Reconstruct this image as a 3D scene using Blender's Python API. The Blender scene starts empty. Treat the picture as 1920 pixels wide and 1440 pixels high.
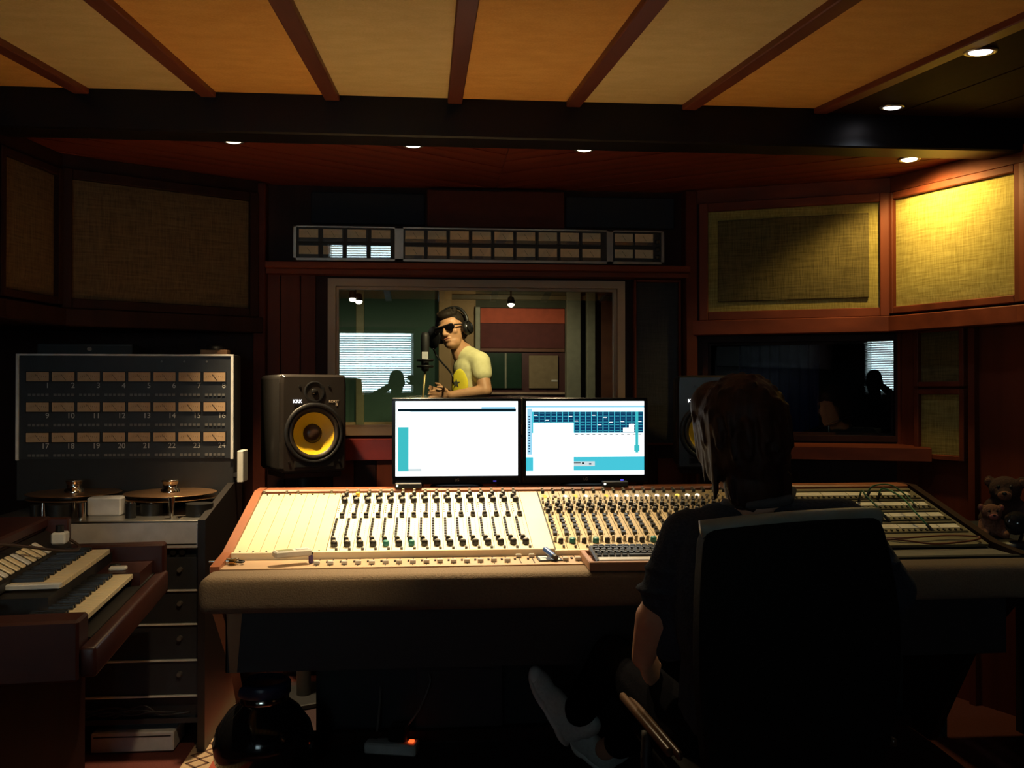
import bpy, bmesh, math, random
from mathutils import Vector as V, Matrix

R = math.radians
SC = bpy.context.scene
COL = SC.collection
random.seed(7)

# ------------------------------------------------------------------ camera, world, exposure
CAM = V((0, 0, 1.3)); YAW = R(5.0); PITCH = R(0.5); FPX = 1732.0
cd = bpy.data.cameras.new('camera'); cam = bpy.data.objects.new('camera', cd); COL.objects.link(cam)
cd.sensor_width = 36; cd.lens = 36 * FPX / 1920; cd.clip_start = 0.02
cam.location = CAM; cam.rotation_euler = (R(90) + PITCH, 0, -YAW)
SC.camera = cam
W = bpy.data.worlds.new('world'); SC.world = W; W.use_nodes = True
W.node_tree.nodes['Background'].inputs[0].default_value = (0.05, 0.06, 0.08, 1)
W.node_tree.nodes['Background'].inputs[1].default_value = 0.02
SC.view_settings.view_transform = 'Standard'; SC.view_settings.look = 'None'
SC.view_settings.exposure = 0.2; SC.view_settings.gamma = 1.0
SC.view_settings.use_curve_mapping = False
WARM = (1.0, 0.74, 0.40); AMBER = (1.0, 0.72, 0.22); COOL = (0.75, 0.87, 1.0)
LP = dict(console=125, side=19, cool=2.2, booth=92, rear=27)       # lamp powers, W

_F = V((math.sin(YAW) * math.cos(PITCH), math.cos(YAW) * math.cos(PITCH), math.sin(PITCH)))
_Rt = V((math.cos(YAW), -math.sin(YAW), 0)); _U = _Rt.cross(_F)
def ray(px, py): return _F + _Rt * ((px - 960) / FPX) + _U * ((720 - py) / FPX)
def at(px, py, Y):
    d = ray(px, py); return CAM + d * (Y / d.y)

# ------------------------------------------------------------------ materials
MATS = {}
def mat(name, col, rough=.6, metal=0., col2=None, scale=20., stretch=(1, 1, 1), bump=0., detail=4., emit=None, es=1., spec=.5, coat=0., trans=0.):
    if name in MATS: return MATS[name]
    m = bpy.data.materials.new(name); m.use_nodes = True; MATS[name] = m
    N = m.node_tree.nodes; L = m.node_tree.links; b = N['Principled BSDF']
    b.inputs['Roughness'].default_value = rough; b.inputs['Metallic'].default_value = metal
    b.inputs['Base Color'].default_value = (*col, 1); b.inputs['Specular IOR Level'].default_value = spec
    b.inputs['Coat Weight'].default_value = coat
    if trans: b.inputs['Transmission Weight'].default_value = trans
    if emit: b.inputs['Emission Color'].default_value = (*emit, 1); b.inputs['Emission Strength'].default_value = es
    if col2 is None and not emit: col2 = tuple(c * .82 for c in col)
    if col2 is not None or bump:
        tc = N.new('ShaderNodeTexCoord'); mp = N.new('ShaderNodeMapping'); mp.inputs['Scale'].default_value = stretch
        nz = N.new('ShaderNodeTexNoise'); nz.inputs['Scale'].default_value = scale; nz.inputs['Detail'].default_value = detail
        L.new(tc.outputs['Object'], mp.inputs[0]); L.new(mp.outputs[0], nz.inputs['Vector'])
        if col2 is not None:
            rp = N.new('ShaderNodeValToRGB'); rp.color_ramp.elements[0].position = .32; rp.color_ramp.elements[1].position = .68
            rp.color_ramp.elements[0].color = (*col2, 1); rp.color_ramp.elements[1].color = (*col, 1)
            L.new(nz.outputs[0], rp.inputs[0]); L.new(rp.outputs[0], b.inputs['Base Color'])
        if bump:
            bp = N.new('ShaderNodeBump'); bp.inputs['Strength'].default_value = bump; bp.inputs['Distance'].default_value = .004
            L.new(nz.outputs[0], bp.inputs['Height']); L.new(bp.outputs[0], b.inputs['Normal'])
    return m

def weave(name, col, col2, sx=900., sz=700., bump=.4, slub=True, rough=.9):
    """coarse woven cloth: two crossed thread directions and long horizontal slubs"""
    m = bpy.data.materials.new(name); m.use_nodes = True; MATS[name] = m
    N = m.node_tree.nodes; L = m.node_tree.links; b = N['Principled BSDF']; b.inputs['Roughness'].default_value = rough
    b.inputs['Specular IOR Level'].default_value = .15
    tc = N.new('ShaderNodeTexCoord')
    def nz(st, sc, det=3):
        mp = N.new('ShaderNodeMapping'); mp.inputs['Scale'].default_value = st; L.new(tc.outputs['Object'], mp.inputs[0])
        t = N.new('ShaderNodeTexNoise'); t.inputs['Scale'].default_value = sc; t.inputs['Detail'].default_value = det
        L.new(mp.outputs[0], t.inputs['Vector']); return t.outputs[0]
    a = nz((.12, .12, 1.6), sz / 8); c = nz((1.6, 1.6, .12), sx / 8)
    mx = N.new('ShaderNodeMath'); mx.operation = 'ADD'; L.new(a, mx.inputs[0]); L.new(c, mx.inputs[1])
    mr = N.new('ShaderNodeMapRange'); mr.inputs[1].default_value = .75; mr.inputs[2].default_value = 1.3; L.new(mx.outputs[0], mr.inputs[0])
    mi = N.new('ShaderNodeMix'); mi.data_type = 'RGBA'; mi.inputs[6].default_value = (*col2, 1); mi.inputs[7].default_value = (*col, 1)
    L.new(mr.outputs[0], mi.inputs[0]); L.new(mi.outputs[2], b.inputs['Base Color'])
    bp = N.new('ShaderNodeBump'); bp.inputs['Strength'].default_value = bump; bp.inputs['Distance'].default_value = .002
    L.new(mx.outputs[0], bp.inputs['Height']); L.new(bp.outputs[0], b.inputs['Normal'])
    return m

def glass(name, refl=.12, tint=(1, 1, 1)):
    m = bpy.data.materials.new(name); m.use_nodes = True; MATS[name] = m
    N = m.node_tree.nodes; L = m.node_tree.links; N.remove(N['Principled BSDF'])
    t = N.new('ShaderNodeBsdfTransparent'); t.inputs[0].default_value = (*tint, 1)
    g = N.new('ShaderNodeBsdfGlossy'); g.inputs['Roughness'].default_value = 0.0; g.inputs[0].default_value = (1, 1, 1, 1)
    fr = N.new('ShaderNodeFresnel'); fr.inputs[0].default_value = 1.5
    mr = N.new('ShaderNodeMapRange'); mr.inputs[1].default_value = .04; mr.inputs[2].default_value = 1; mr.inputs[3].default_value = refl; mr.inputs[4].default_value = 1
    x = N.new('ShaderNodeMixShader'); L.new(fr.outputs[0], mr.inputs[0]); L.new(mr.outputs[0], x.inputs[0])
    L.new(t.outputs[0], x.inputs[1]); L.new(g.outputs[0], x.inputs[2]); L.new(x.outputs[0], N['Material Output'].inputs[0])
    return m

def emi(name, col, s):
    if name in MATS: return MATS[name]
    m = bpy.data.materials.new(name); m.use_nodes = True; MATS[name] = m
    N = m.node_tree.nodes; L = m.node_tree.links; N.remove(N['Principled BSDF'])
    e = N.new('ShaderNodeEmission'); e.inputs[0].default_value = (*col, 1); e.inputs[1].default_value = s
    L.new(e.outputs[0], N['Material Output'].inputs[0]); return m

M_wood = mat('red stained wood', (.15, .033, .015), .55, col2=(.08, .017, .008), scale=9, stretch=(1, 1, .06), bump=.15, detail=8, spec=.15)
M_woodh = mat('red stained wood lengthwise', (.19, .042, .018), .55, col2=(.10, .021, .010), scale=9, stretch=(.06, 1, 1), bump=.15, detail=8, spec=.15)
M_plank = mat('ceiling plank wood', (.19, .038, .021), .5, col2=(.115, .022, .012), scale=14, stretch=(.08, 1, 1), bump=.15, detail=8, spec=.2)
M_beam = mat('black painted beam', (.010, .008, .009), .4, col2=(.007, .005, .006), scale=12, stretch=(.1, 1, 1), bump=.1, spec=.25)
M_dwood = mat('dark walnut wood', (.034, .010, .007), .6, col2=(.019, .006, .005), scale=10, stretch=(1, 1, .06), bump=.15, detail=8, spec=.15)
M_orange = weave('orange ceiling cloth', (.95, .50, .14), (.84, .40, .10), bump=.15)
M_olive = weave('beige ceiling cloth', (.86, .63, .31), (.76, .54, .24), bump=.15)
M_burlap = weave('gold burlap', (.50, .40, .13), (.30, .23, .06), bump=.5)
M_burlapd = weave('shade toned burlap', (.15, .092, .045), (.085, .05, .024), bump=.5)  # gold burlap darkened in colour for the less lit left side
M_grey = weave('charcoal wall cloth', (.045, .042, .042), (.03, .028, .028), bump=.3)
M_carpet = mat('dark red carpet', (.13, .026, .018), .95, col2=(.085, .017, .012), scale=180, bump=.5)
M_black = mat('black plastic', (.012, .012, .013), .42, spec=.4)
M_blackm = mat('matt black metal', (.016, .016, .018), .55)
M_navy = mat('dark slate panel paint', (.030, .033, .040), .45)
M_steel = mat('brushed steel', (.62, .60, .57), .32, 1., col2=(.5, .48, .45), scale=30, stretch=(.05, 1, 1))
M_chrome = mat('polished metal', (.75, .70, .62), .15, 1.)
M_greyal = mat('pale grey enamel', (.66, .66, .68), .4)
M_white = mat('white plastic', (.72, .72, .68), .4)
M_cream = mat('cream enamel', (.76, .69, .52), .45, col2=(.71, .64, .47), scale=6)
M_beige = mat('beige blank enamel', (.66, .55, .35), .45, col2=(.61, .50, .31), scale=6)
M_ivory = mat('ivory key plastic', (.82, .70, .46), .3, col2=(.76, .64, .41), scale=40)
M_dark = mat('very dark cavity paint', (.006, .006, .007), .8)
# ------------------------------------------------------------------ mesh helpers
def fr(p0, p1, z=0.):
    """local frame of an upright wall run: x along it, y out of the room, z up"""
    a = V((p0[0], p0[1], 0)); x = (V((p1[0], p1[1], 0)) - a); ln = x.length; x.normalize(); zz = V((0, 0, 1)); y = zz.cross(x)
    m = Matrix(((x.x, y.x, 0, a.x), (x.y, y.y, 0, a.y), (0, 0, 1, z), (0, 0, 0, 1))); return m, ln
def TR(x=0, y=0, z=0): return Matrix.Translation((x, y, z))
def RX(a): return Matrix.Rotation(R(a), 4, 'X')
def RY(a): return Matrix.Rotation(R(a), 4, 'Y')
def RZ(a): return Matrix.Rotation(R(a), 4, 'Z')
def align(p0, p1):
    d = V(p1) - V(p0); return Matrix.Translation(p0) @ d.to_track_quat('Z', 'Y').to_matrix().to_4x4(), d.length

class MB:
    def __init__(s): s.v = []; s.f = []; s.m = []; s.s = []
    def add(s, vs, fs, mi=0, sm=False, M=None):
        k = len(s.v)
        for p in vs:
            p = V(p); s.v.append(M @ p if M is not None else p)
        for f in fs: s.f.append([i + k for i in f]); s.m.append(mi); s.s.append(sm)
        return s
    def box(s, x0, x1, y0, y1, z0, z1, mi=0, M=None, b=0, seg=1):
        if b <= 0:
            return s.add([(x0, y0, z0), (x1, y0, z0), (x1, y1, z0), (x0, y1, z0), (x0, y0, z1), (x1, y0, z1), (x1, y1, z1), (x0, y1, z1)],
                         [(3, 2, 1, 0), (4, 5, 6, 7), (0, 1, 5, 4), (1, 2, 6, 5), (2, 3, 7, 6), (3, 0, 4, 7)], mi, False, M)
        bm = bmesh.new(); bmesh.ops.create_cube(bm, size=1)
        for w in bm.verts: w.co = ((x0 + x1) / 2 + w.co.x * (x1 - x0), (y0 + y1) / 2 + w.co.y * (y1 - y0), (z0 + z1) / 2 + w.co.z * (z1 - z0))
        bmesh.ops.bevel(bm, geom=bm.edges[:], offset=b, segments=seg, affect='EDGES', profile=.5)
        return s.bm(bm, mi, seg > 1, M)
    def bm(s, bm, mi=0, sm=False, M=None):
        bm.verts.index_update()
        s.add([w.co.copy() for w in bm.verts], [[w.index for w in f.verts] for f in bm.faces], mi, sm, M); bm.free(); return s
    def cyl(s, p0, p1, r0, r1=None, n=12, mi=0, sm=True, M=None, cap=True):
        r1 = r0 if r1 is None else r1; A, ln = align(p0, p1); A = M @ A if M is not None else A
        vs = [(r0 * math.cos(2 * math.pi * i / n), r0 * math.sin(2 * math.pi * i / n), 0) for i in range(n)]
        vs += [(r1 * math.cos(2 * math.pi * i / n), r1 * math.sin(2 * math.pi * i / n), ln) for i in range(n)]
        s.add(vs, [(i, (i + 1) % n, n + (i + 1) % n, n + i) for i in range(n)], mi, sm, A)
        if cap: s.add(vs, [tuple(reversed(range(n))), tuple(range(n, 2 * n))], mi, False, A)
        return s
    def lathe(s, prof, n=24, mi=0, M=None, sm=True):
        vs = []; fs = []; k = len(prof)
        for i in range(n):
            a = 2 * math.pi * i / n
            for r, z in prof: vs.append((r * math.cos(a), r * math.sin(a), z))
        for i in range(n):
            j = (i + 1) % n
            for q in range(k - 1): fs.append((i * k + q, j * k + q, j * k + q + 1, i * k + q + 1))
        return s.add(vs, fs, mi, sm, M)
    def tube(s, pts, r, n=7, mi=0, M=None, sub=6):
        pts = [V(p) for p in pts]
        if sub > 1 and len(pts) > 2:
            P = [pts[0] * 2 - pts[1]] + pts + [pts[-1] * 2 - pts[-2]]; out = []
            for i in range(1, len(P) - 2):
                for t in range(sub):
                    t /= sub; a, b, c, d = P[i - 1:i + 3]
                    out.append(.5 * ((2 * b) + (c - a) * t + (2 * a - 5 * b + 4 * c - d) * t * t + (3 * b - a - 3 * c + d) * t ** 3))
            pts = out + [pts[-1]]
        vs = []; fs = []; up = V((.13, .31, .94))
        for i, p in enumerate(pts):
            d = (pts[min(i + 1, len(pts) - 1)] - pts[max(i - 1, 0)]).normalized()
            x = d.cross(up); x = d.cross(V((1, 0, 0))) if x.length < 1e-3 else x; x.normalize(); y = d.cross(x)
            rr = r[min(i, len(r) - 1)] if isinstance(r, (list, tuple)) else r
            for q in range(n):
                a = 2 * math.pi * q / n; vs.append(p + x * rr * math.cos(a) + y * rr * math.sin(a))
        for i in range(len(pts) - 1):
            for q in range(n): fs.append((i * n + q, i * n + (q + 1) % n, (i + 1) * n + (q + 1) % n, (i + 1) * n + q))
        fs += [tuple(reversed(range(n))), tuple(range((len(pts) - 1) * n, len(pts) * n))]
        return s.add(vs, fs, mi, True, M)
    def prism(s, poly, x0, x1, mi=0, M=None):
        """polygon of (y, z) points extruded along x"""
        n = len(poly); vs = [(x0, y, z) for y, z in poly] + [(x1, y, z) for y, z in poly]
        fs = [(i, (i + 1) % n, n + (i + 1) % n, n + i) for i in range(n)] + [tuple(reversed(range(n))), tuple(range(n, 2 * n))]
        return s.add(vs, fs, mi, False, M)
    def plan(s, poly, z0, z1, mi=0):
        n = len(poly); vs = [(x, y, z0) for x, y in poly] + [(x, y, z1) for x, y in poly]
        fs = [(i, (i + 1) % n, n + (i + 1) % n, n + i) for i in range(n)] + [tuple(reversed(range(n))), tuple(range(n, 2 * n))]
        return s.add(vs, fs, mi)
    def ell(s, c, r, M=None, n=20, k=12, mi=0):
        r = (r, r, r) if isinstance(r, (int, float)) else r; vs = []; fs = []
        for j in range(1, k):
            t = math.pi * j / k
            for i in range(n):
                a = 2 * math.pi * i / n
                vs.append((c[0] + r[0] * math.sin(t) * math.cos(a), c[1] + r[1] * math.sin(t) * math.sin(a), c[2] + r[2] * math.cos(t)))
        vs += [(c[0], c[1], c[2] + r[2]), (c[0], c[1], c[2] - r[2])]; T = len(vs) - 2
        for j in range(k - 2):
            for i in range(n): fs.append((j * n + i, (j + 1) * n + i, (j + 1) * n + (i + 1) % n, j * n + (i + 1) % n))
        for i in range(n):
            fs.append((i, (i + 1) % n, T)); fs.append(((k - 2) * n + (i + 1) % n, (k - 2) * n + i, T + 1))
        return s.add(vs, fs, mi, True, M)
    def cap(s, p0, r0, p1, r1, n=14, M=None):
        """tapered capsule"""
        p0 = V(p0); p1 = V(p1)
        if M is not None: p0 = M @ p0; p1 = M @ p1
        s.ell(p0, r0, n=n, k=8); s.ell(p1, r1, n=n, k=8); s.cyl(p0, p1, r0, r1, n=n); return s
    def mesh(s, name, mats):
        me = bpy.data.meshes.new(name); me.from_pydata([tuple(p) for p in s.v], [], s.f)
        for m in (mats if isinstance(mats, (list, tuple)) else [mats]): me.materials.append(m)
        me.polygons.foreach_set('material_index', s.m); me.polygons.foreach_set('use_smooth', s.s); me.update(); return me
    def build(s, name, mats, parent=None, world=False, label=None):
        return inst(name, s.mesh(name, mats), parent, world=world, label=label)

EMP = {}
def inst(name, me, parent=None, loc=None, rot=None, world=False, label=None, M=None):
    o = bpy.data.objects.new(name, me); COL.objects.link(o)
    if loc is not None: o.location = loc
    if rot is not None: o.rotation_euler = rot
    if parent is not None:
        o.parent = parent
        if world and parent.name in EMP: o.matrix_parent_inverse = EMP[parent.name].inverted()
    if M is not None: o.matrix_basis = M
    if label: o['label'] = label
    return o
def tag(o, label, cat, group=None, kind=None):
    o['label'] = label; o['category'] = cat
    if group: o['group'] = group
    if kind: o['kind'] = kind
    return o
def thing(name, label, cat, loc=(0, 0, 0), rz=0., group=None):
    o = bpy.data.objects.new(name, None); COL.objects.link(o); o.empty_display_size = .1
    o.location = loc; o.rotation_euler = (0, 0, rz); tag(o, label, cat, group)
    EMP[o.name] = Matrix.Translation(loc) @ Matrix.Rotation(rz, 4, 'Z'); return o
def struct(name, mb, mats):
    o = mb.build(name, mats); o['kind'] = 'structure'; return o
def box_part(name, m, parent, x0, x1, y0, y1, z0, z1, b=0, seg=1, world=False, M=None, label=None):
    return MB().box(x0, x1, y0, y1, z0, z1, b=b, seg=seg, M=M).build(name, m, parent, world, label)
def text(name, body, size, M, m, parent=None, world=False, ex=.0004, al='CENTER'):
    c = bpy.data.curves.new(name, 'FONT'); c.body = body; c.size = size; c.extrude = ex; c.align_x = al; c.align_y = 'CENTER'
    c.materials.append(m); t = bpy.data.objects.new(name, c); COL.objects.link(t); t.hide_render = False
    me = bpy.data.meshes.new_from_object(t.evaluated_get(bpy.context.evaluated_depsgraph_get())); bpy.data.objects.remove(t)
    return inst(name, me, parent, world=world, M=M)
def blob(mb, name, m, vox, parent=None, world=False, it=4, fac=.5):
    o = mb.build(name, m, parent, world); r = o.modifiers.new('remesh', 'REMESH'); r.mode = 'VOXEL'; r.voxel_size = vox; r.use_smooth_shade = True
    if it: q = o.modifiers.new('smooth', 'SMOOTH'); q.iterations = it; q.factor = fac
    return o
def spot(name, loc, to, power, col, size=60, blend=.4, rad=.03, parent=None):
    l = bpy.data.lights.new(name, 'SPOT'); l.energy = power; l.color = col; l.spot_size = R(size); l.spot_blend = blend; l.shadow_soft_size = rad
    o = bpy.data.objects.new(name, l); COL.objects.link(o); d = V(to) - V(loc)
    Mx = Matrix.Translation(loc) @ d.to_track_quat('-Z', 'Y').to_matrix().to_4x4()
    if parent is not None: o.parent = parent; o.matrix_parent_inverse = EMP[parent.name].inverted()
    o.matrix_basis = Mx; return o
# ------------------------------------------------------------------ the room
def clip(poly, n, c):
    """keep the side of a plan polygon where n.p <= c"""
    out = []
    for i, p in enumerate(poly):
        q = poly[(i + 1) % len(poly)]; a = n[0] * p[0] + n[1] * p[1] - c; b = n[0] * q[0] + n[1] * q[1] - c
        if a <= 0: out.append(p)
        if (a < 0 < b) or (b < 0 < a):
            t = a / (a - b); out.append((p[0] + t * (q[0] - p[0]), p[1] + t * (q[1] - p[1])))
    return out

floor = struct('floor', MB().box(-2.2, 3.3, -2.6, 8.0, -.1, 0), M_carpet)

def wall(mb, p0, p1, z0, z1, th=.2, op=None, mi=0):
    M, ln = fr(p0, p1)
    if op is None: mb.box(0, ln, 0, th, z0, z1, mi, M)
    else:
        a, b, c, d = op
        mb.box(0, a, 0, th, z0, z1, mi, M); mb.box(b, ln, 0, th, z0, z1, mi, M); mb.box(a, b, 0, th, z0, c, mi, M); mb.box(a, b, 0, th, d, z1, mi, M)
    return M, ln

# front wall with the big control-room window
WX0, WX1, WZ0, WZ1 = -.475, .915, 1.10, 1.825
mb = MB(); wall(mb, (-1.95, 4.32), (1.24, 4.32), 0, 2.5, .2, (1.95 + WX0, 1.95 + WX1, WZ0, WZ1))
wall_front = struct('wall_front', mb, M_dwood)
x = -.78
while x < 1.2:                                                    # upright boards under the window
    w = random.choice((.10, .115, .13)); box_part('plank', M_wood if random.random() < .4 else M_dwood, wall_front, x, min(x + w - .004, 1.235), 4.30, 4.325, 0.02, .985, b=.002); x += w
for a, b in ((-.775, -.69), (-.686, -.60), (-.596, -.53)):        # boards beside the window
    box_part('plank', M_wood, wall_front, a, b, 4.30, 4.325, .99, 1.85, b=.002)
box_part('apron_board', mat('crimson painted board', (.30, .035, .025), .4), wall_front, -.50, .94, 4.285, 4.325, .985, 1.085, b=.004)
box_part('header_board', mat('dim red board', (.085, .020, .012), .6, spec=.1), wall_front, -.02, .62, 4.27, 4.325, 2.062, 2.235, b=.004)
for a, b in ((-.55, -.03), (.63, 1.15)):
    box_part('recess_panel', mat('blue black cloth', (.012, .014, .022), .9), wall_front, a, b, 4.295, 4.325, 2.075, 2.22, b=.004)

trim_1 = struct('trim_1', MB().box(-.74, 1.20, 4.19, 4.33, 1.855, 1.885, b=.004).box(-.74, 1.20, 4.23, 4.33, 1.835, 1.856), M_woodh)
for xx in (-.80, 1.19):
    struct('trim_2' if xx < 0 else 'trim_3', MB().box(xx, xx + .055, 4.24, 4.33, 0.0, 2.245, b=.004), MATS['dim red board'])

# left: alcove side wall and the deep upper soffit
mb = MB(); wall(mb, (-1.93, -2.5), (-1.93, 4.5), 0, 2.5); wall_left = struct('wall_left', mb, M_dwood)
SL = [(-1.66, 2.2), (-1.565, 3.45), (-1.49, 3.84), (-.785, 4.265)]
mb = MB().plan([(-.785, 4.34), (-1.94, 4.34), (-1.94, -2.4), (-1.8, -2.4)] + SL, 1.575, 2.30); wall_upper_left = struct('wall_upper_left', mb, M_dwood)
# right: two angled runs, the first with a window
P1, P2, P3, P4 = (1.24, 4.32), (2.13, 4.00), (2.38, 3.42), (2.62, 2.3)
mb = MB(); M1, L1 = wall(mb, P1, P2, 0, 2.5, .16, (.05, .93, 1.075, 1.56)); wall_right_front = struct('wall_right_front', mb, M_dwood)
mb = MB(); M2, L2 = wall(mb, P2, P3, 0, 2.5); wall(mb, P3, P4, 0, 2.5); wall(mb, P4, (2.7, -2.5), 0, 2.5)
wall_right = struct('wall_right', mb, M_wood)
SRt = [(1.245, 4.285), (2.045, 3.945), (2.285, 3.37), (2.5, 2.3)]
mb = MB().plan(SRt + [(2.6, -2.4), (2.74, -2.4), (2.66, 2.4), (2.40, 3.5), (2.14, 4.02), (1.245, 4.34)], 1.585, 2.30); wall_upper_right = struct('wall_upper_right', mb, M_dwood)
mb = MB(); M_, L_ = fr((2.7, -2.4), (-1.93, -2.4))
BX0, BX1, BZ0, BZ1 = 2.7 + .21, 2.7 + 1.40, 1.27, 2.03
wall(mb, (2.7, -2.4), (-1.93, -2.4), 0, 2.5, .2, (BX0, BX1, BZ0, BZ1)); wall_back = struct('wall_back', mb, M_dwood)

# fabric panels held in timber frames
def panel(p0, p1, s0, s1, z0, z1, m, label, fw=.03, pr=.03, bulge=.012, name='acoustic_panel', wm=None, inner=None):
    wv, wh = wm or (M_wood, M_woodh)
    M, ln = fr(p0, p1); o = thing(name, label, 'acoustic panel', M @ V(((s0 + s1) / 2, 0, z0)))
    for nm, bx in (('frame_stile', (s0 - fw, s0)), ('frame_stile', (s1, s1 + fw))):
        box_part(nm, wv, o, bx[0], bx[1], -pr - .012, .0, z0 - fw, z1 + fw, b=.003, M=M, world=True)
    for a, b in ((z0 - fw, z0), (z1, z1 + fw)):
        box_part('frame_rail', wh, o, s0, s1, -pr - .010, .0, a, b, b=.003, M=M, world=True)
    mb = MB(); n, k = 12, 8; vs = []; fs = []
    for j in range(k + 1):
        for i in range(n + 1):
            u, v = i / n, j / k; e = min(1, 8 * min(u, 1 - u)) * min(1, 6 * min(v, 1 - v))
            vs.append((s0 + (s1 - s0) * u, -pr * .6 - bulge * e, z0 + (z1 - z0) * v))
    for j in range(k):
        for i in range(n): q = j * (n + 1) + i; fs.append((q, q + 1, q + n + 2, q + n + 1))
    mb.add(vs, fs, 0, True, M); mb.box(s0, s1, -pr * .6 + .001, -.001, z0, z1, 0, M); mb.build('cloth', m, o, True)
    if inner:
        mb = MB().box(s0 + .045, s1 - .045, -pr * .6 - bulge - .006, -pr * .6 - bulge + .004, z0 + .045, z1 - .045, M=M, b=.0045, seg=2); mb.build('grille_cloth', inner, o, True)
    return o
panel(SL[2], SL[3], .045, .775, 1.675, 2.155, M_burlapd, 'gold burlap panel, colour darkened for weak light, high on the wall above the tape machine', fw=.04, wm=(M_dwood, M_dwood))
panel(SL[1], SL[2], .02, .34, 1.675, 2.155, M_burlapd, 'narrow gold burlap panel, colour darkened for weak light, around the corner from the one above the tape machine', fw=.03, wm=(M_dwood, M_dwood))
panel(SL[0], SL[1], .30, 1.19, 1.675, 2.155, M_burlapd, 'gold burlap panel, colour darkened for weak light, over the organ at the picture edge', fw=.03, wm=(M_dwood, M_dwood))
pn = panel(SRt[0], SRt[1], .065, .815, 1.675, 2.145, weave('medium gold burlap', (.34, .27, .085), (.20, .15, .04), bump=.5), 'gold burlap panel with darker rounded middle above the side window', fw=.04, bulge=.012, inner=weave('dark gold burlap', (.15, .115, .045), (.075, .055, .02), bump=.6))  # cloth in a medium gold, inner piece darker
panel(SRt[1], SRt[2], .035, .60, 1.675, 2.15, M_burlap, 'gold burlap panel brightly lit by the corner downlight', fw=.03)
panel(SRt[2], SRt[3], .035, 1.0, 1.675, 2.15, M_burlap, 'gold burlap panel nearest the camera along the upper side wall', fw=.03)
panel((.945, 4.32), (1.19, 4.32), .02, .225, 1.06, 1.82, M_grey, 'charcoal cloth strip beside the big control room window', fw=.012, pr=.02, bulge=.004)
panel(P2, P3, .10, .30, 1.03, 1.29, MATS['medium gold burlap'], 'small gold cloth panel low on the wall beside the side window sill', fw=.022, pr=.03, bulge=.004)
panel(P2, P3, .10, .30, 1.345, 1.56, MATS['dark gold burlap'], 'small gold cloth panel with shade in its colour directly under the brightly lit burlap panel', fw=.022, pr=.03, bulge=.004)  # darker cloth colour stands in for the shadow under the soffit
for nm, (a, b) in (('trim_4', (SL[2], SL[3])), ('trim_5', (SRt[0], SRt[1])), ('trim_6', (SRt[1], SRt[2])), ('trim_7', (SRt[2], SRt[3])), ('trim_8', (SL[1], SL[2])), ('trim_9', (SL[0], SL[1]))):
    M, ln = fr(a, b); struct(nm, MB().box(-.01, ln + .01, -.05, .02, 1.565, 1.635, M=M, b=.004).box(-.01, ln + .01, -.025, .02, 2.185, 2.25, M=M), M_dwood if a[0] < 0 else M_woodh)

# windows: frame, stops, pane
G_main = glass('window glass', .17, (.93, .97, .94)); G_side = glass('side window glass', .10, (.9, .95, .95)); G_meter = glass('meter glass', .10)
M_fr1 = mat('worn tan window wood', (.46, .31, .19), .5, col2=(.36, .23, .13), scale=8, stretch=(.3, 1, .3), detail=6)
def window(name, M, x0, x1, z0, z1, m, g, fw=.035, dep=(-.01, .12), yg=.045, sw=0.):
    o = struct(name, MB().box(x0, x0 + fw, dep[0], dep[1], z0, z1, M=M).box(x1 - fw, x1, dep[0], dep[1], z0, z1, M=M)
               .box(x0 + fw, x1 - fw, dep[0], dep[1], z1 - fw, z1, M=M).box(x0 + fw, x1 - fw, dep[0], dep[1], z0, z0 + fw, M=M), m)
    MB().add([(x0 + fw, yg, z0 + fw), (x1 - fw, yg, z0 + fw), (x1 - fw, yg, z1 - fw), (x0 + fw, yg, z1 - fw)], [(0, 1, 2, 3)], M=M @ TR((x0 + x1) / 2, yg, 0) @ RZ(sw) @ TR(-(x0 + x1) / 2, -yg, 0)).build('pane', g, o)
    mb = MB(); s = .012
    for bx in ((x0 + fw, x0 + fw + s, z0 + fw, z1 - fw), (x1 - fw - s, x1 - fw, z0 + fw, z1 - fw), (x0 + fw + s, x1 - fw - s, z1 - fw - s, z1 - fw), (x0 + fw + s, x1 - fw - s, z0 + fw, z0 + fw + s)):
        mb.box(bx[0], bx[1], yg - .02, yg - .004, bx[2], bx[3], M=M)
    mb.build('glazing_bead', m, o); return o
window('window_1', TR(0, 4.32, 0), WX0, WX1, WZ0, WZ1, M_fr1, G_main)
window('window_2', M1, .05, .93, 1.075, 1.56, M_dwood, G_side, fw=.025, dep=(-.01, .155), yg=.075, sw=-7.0)
MB().prism([(-.16, 1.0), (-.16, 1.055), (.06, 1.07), (.06, 1.0)], .30, 1.03, M=M1).build('trim_10', M_woodh)['kind'] = 'structure'
MB().box(-.02, .0, -.03, .03, 0, 1.57, M=M2).box(.0, .085, -.02, .0, 0, 1.57, M=M2).build('trim_11', M_wood)['kind'] = 'structure'
MB().box(.335, .365, -.03, .0, 0, 1.57, M=M2).build('trim_12', M_wood)['kind'] = 'structure'
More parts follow.
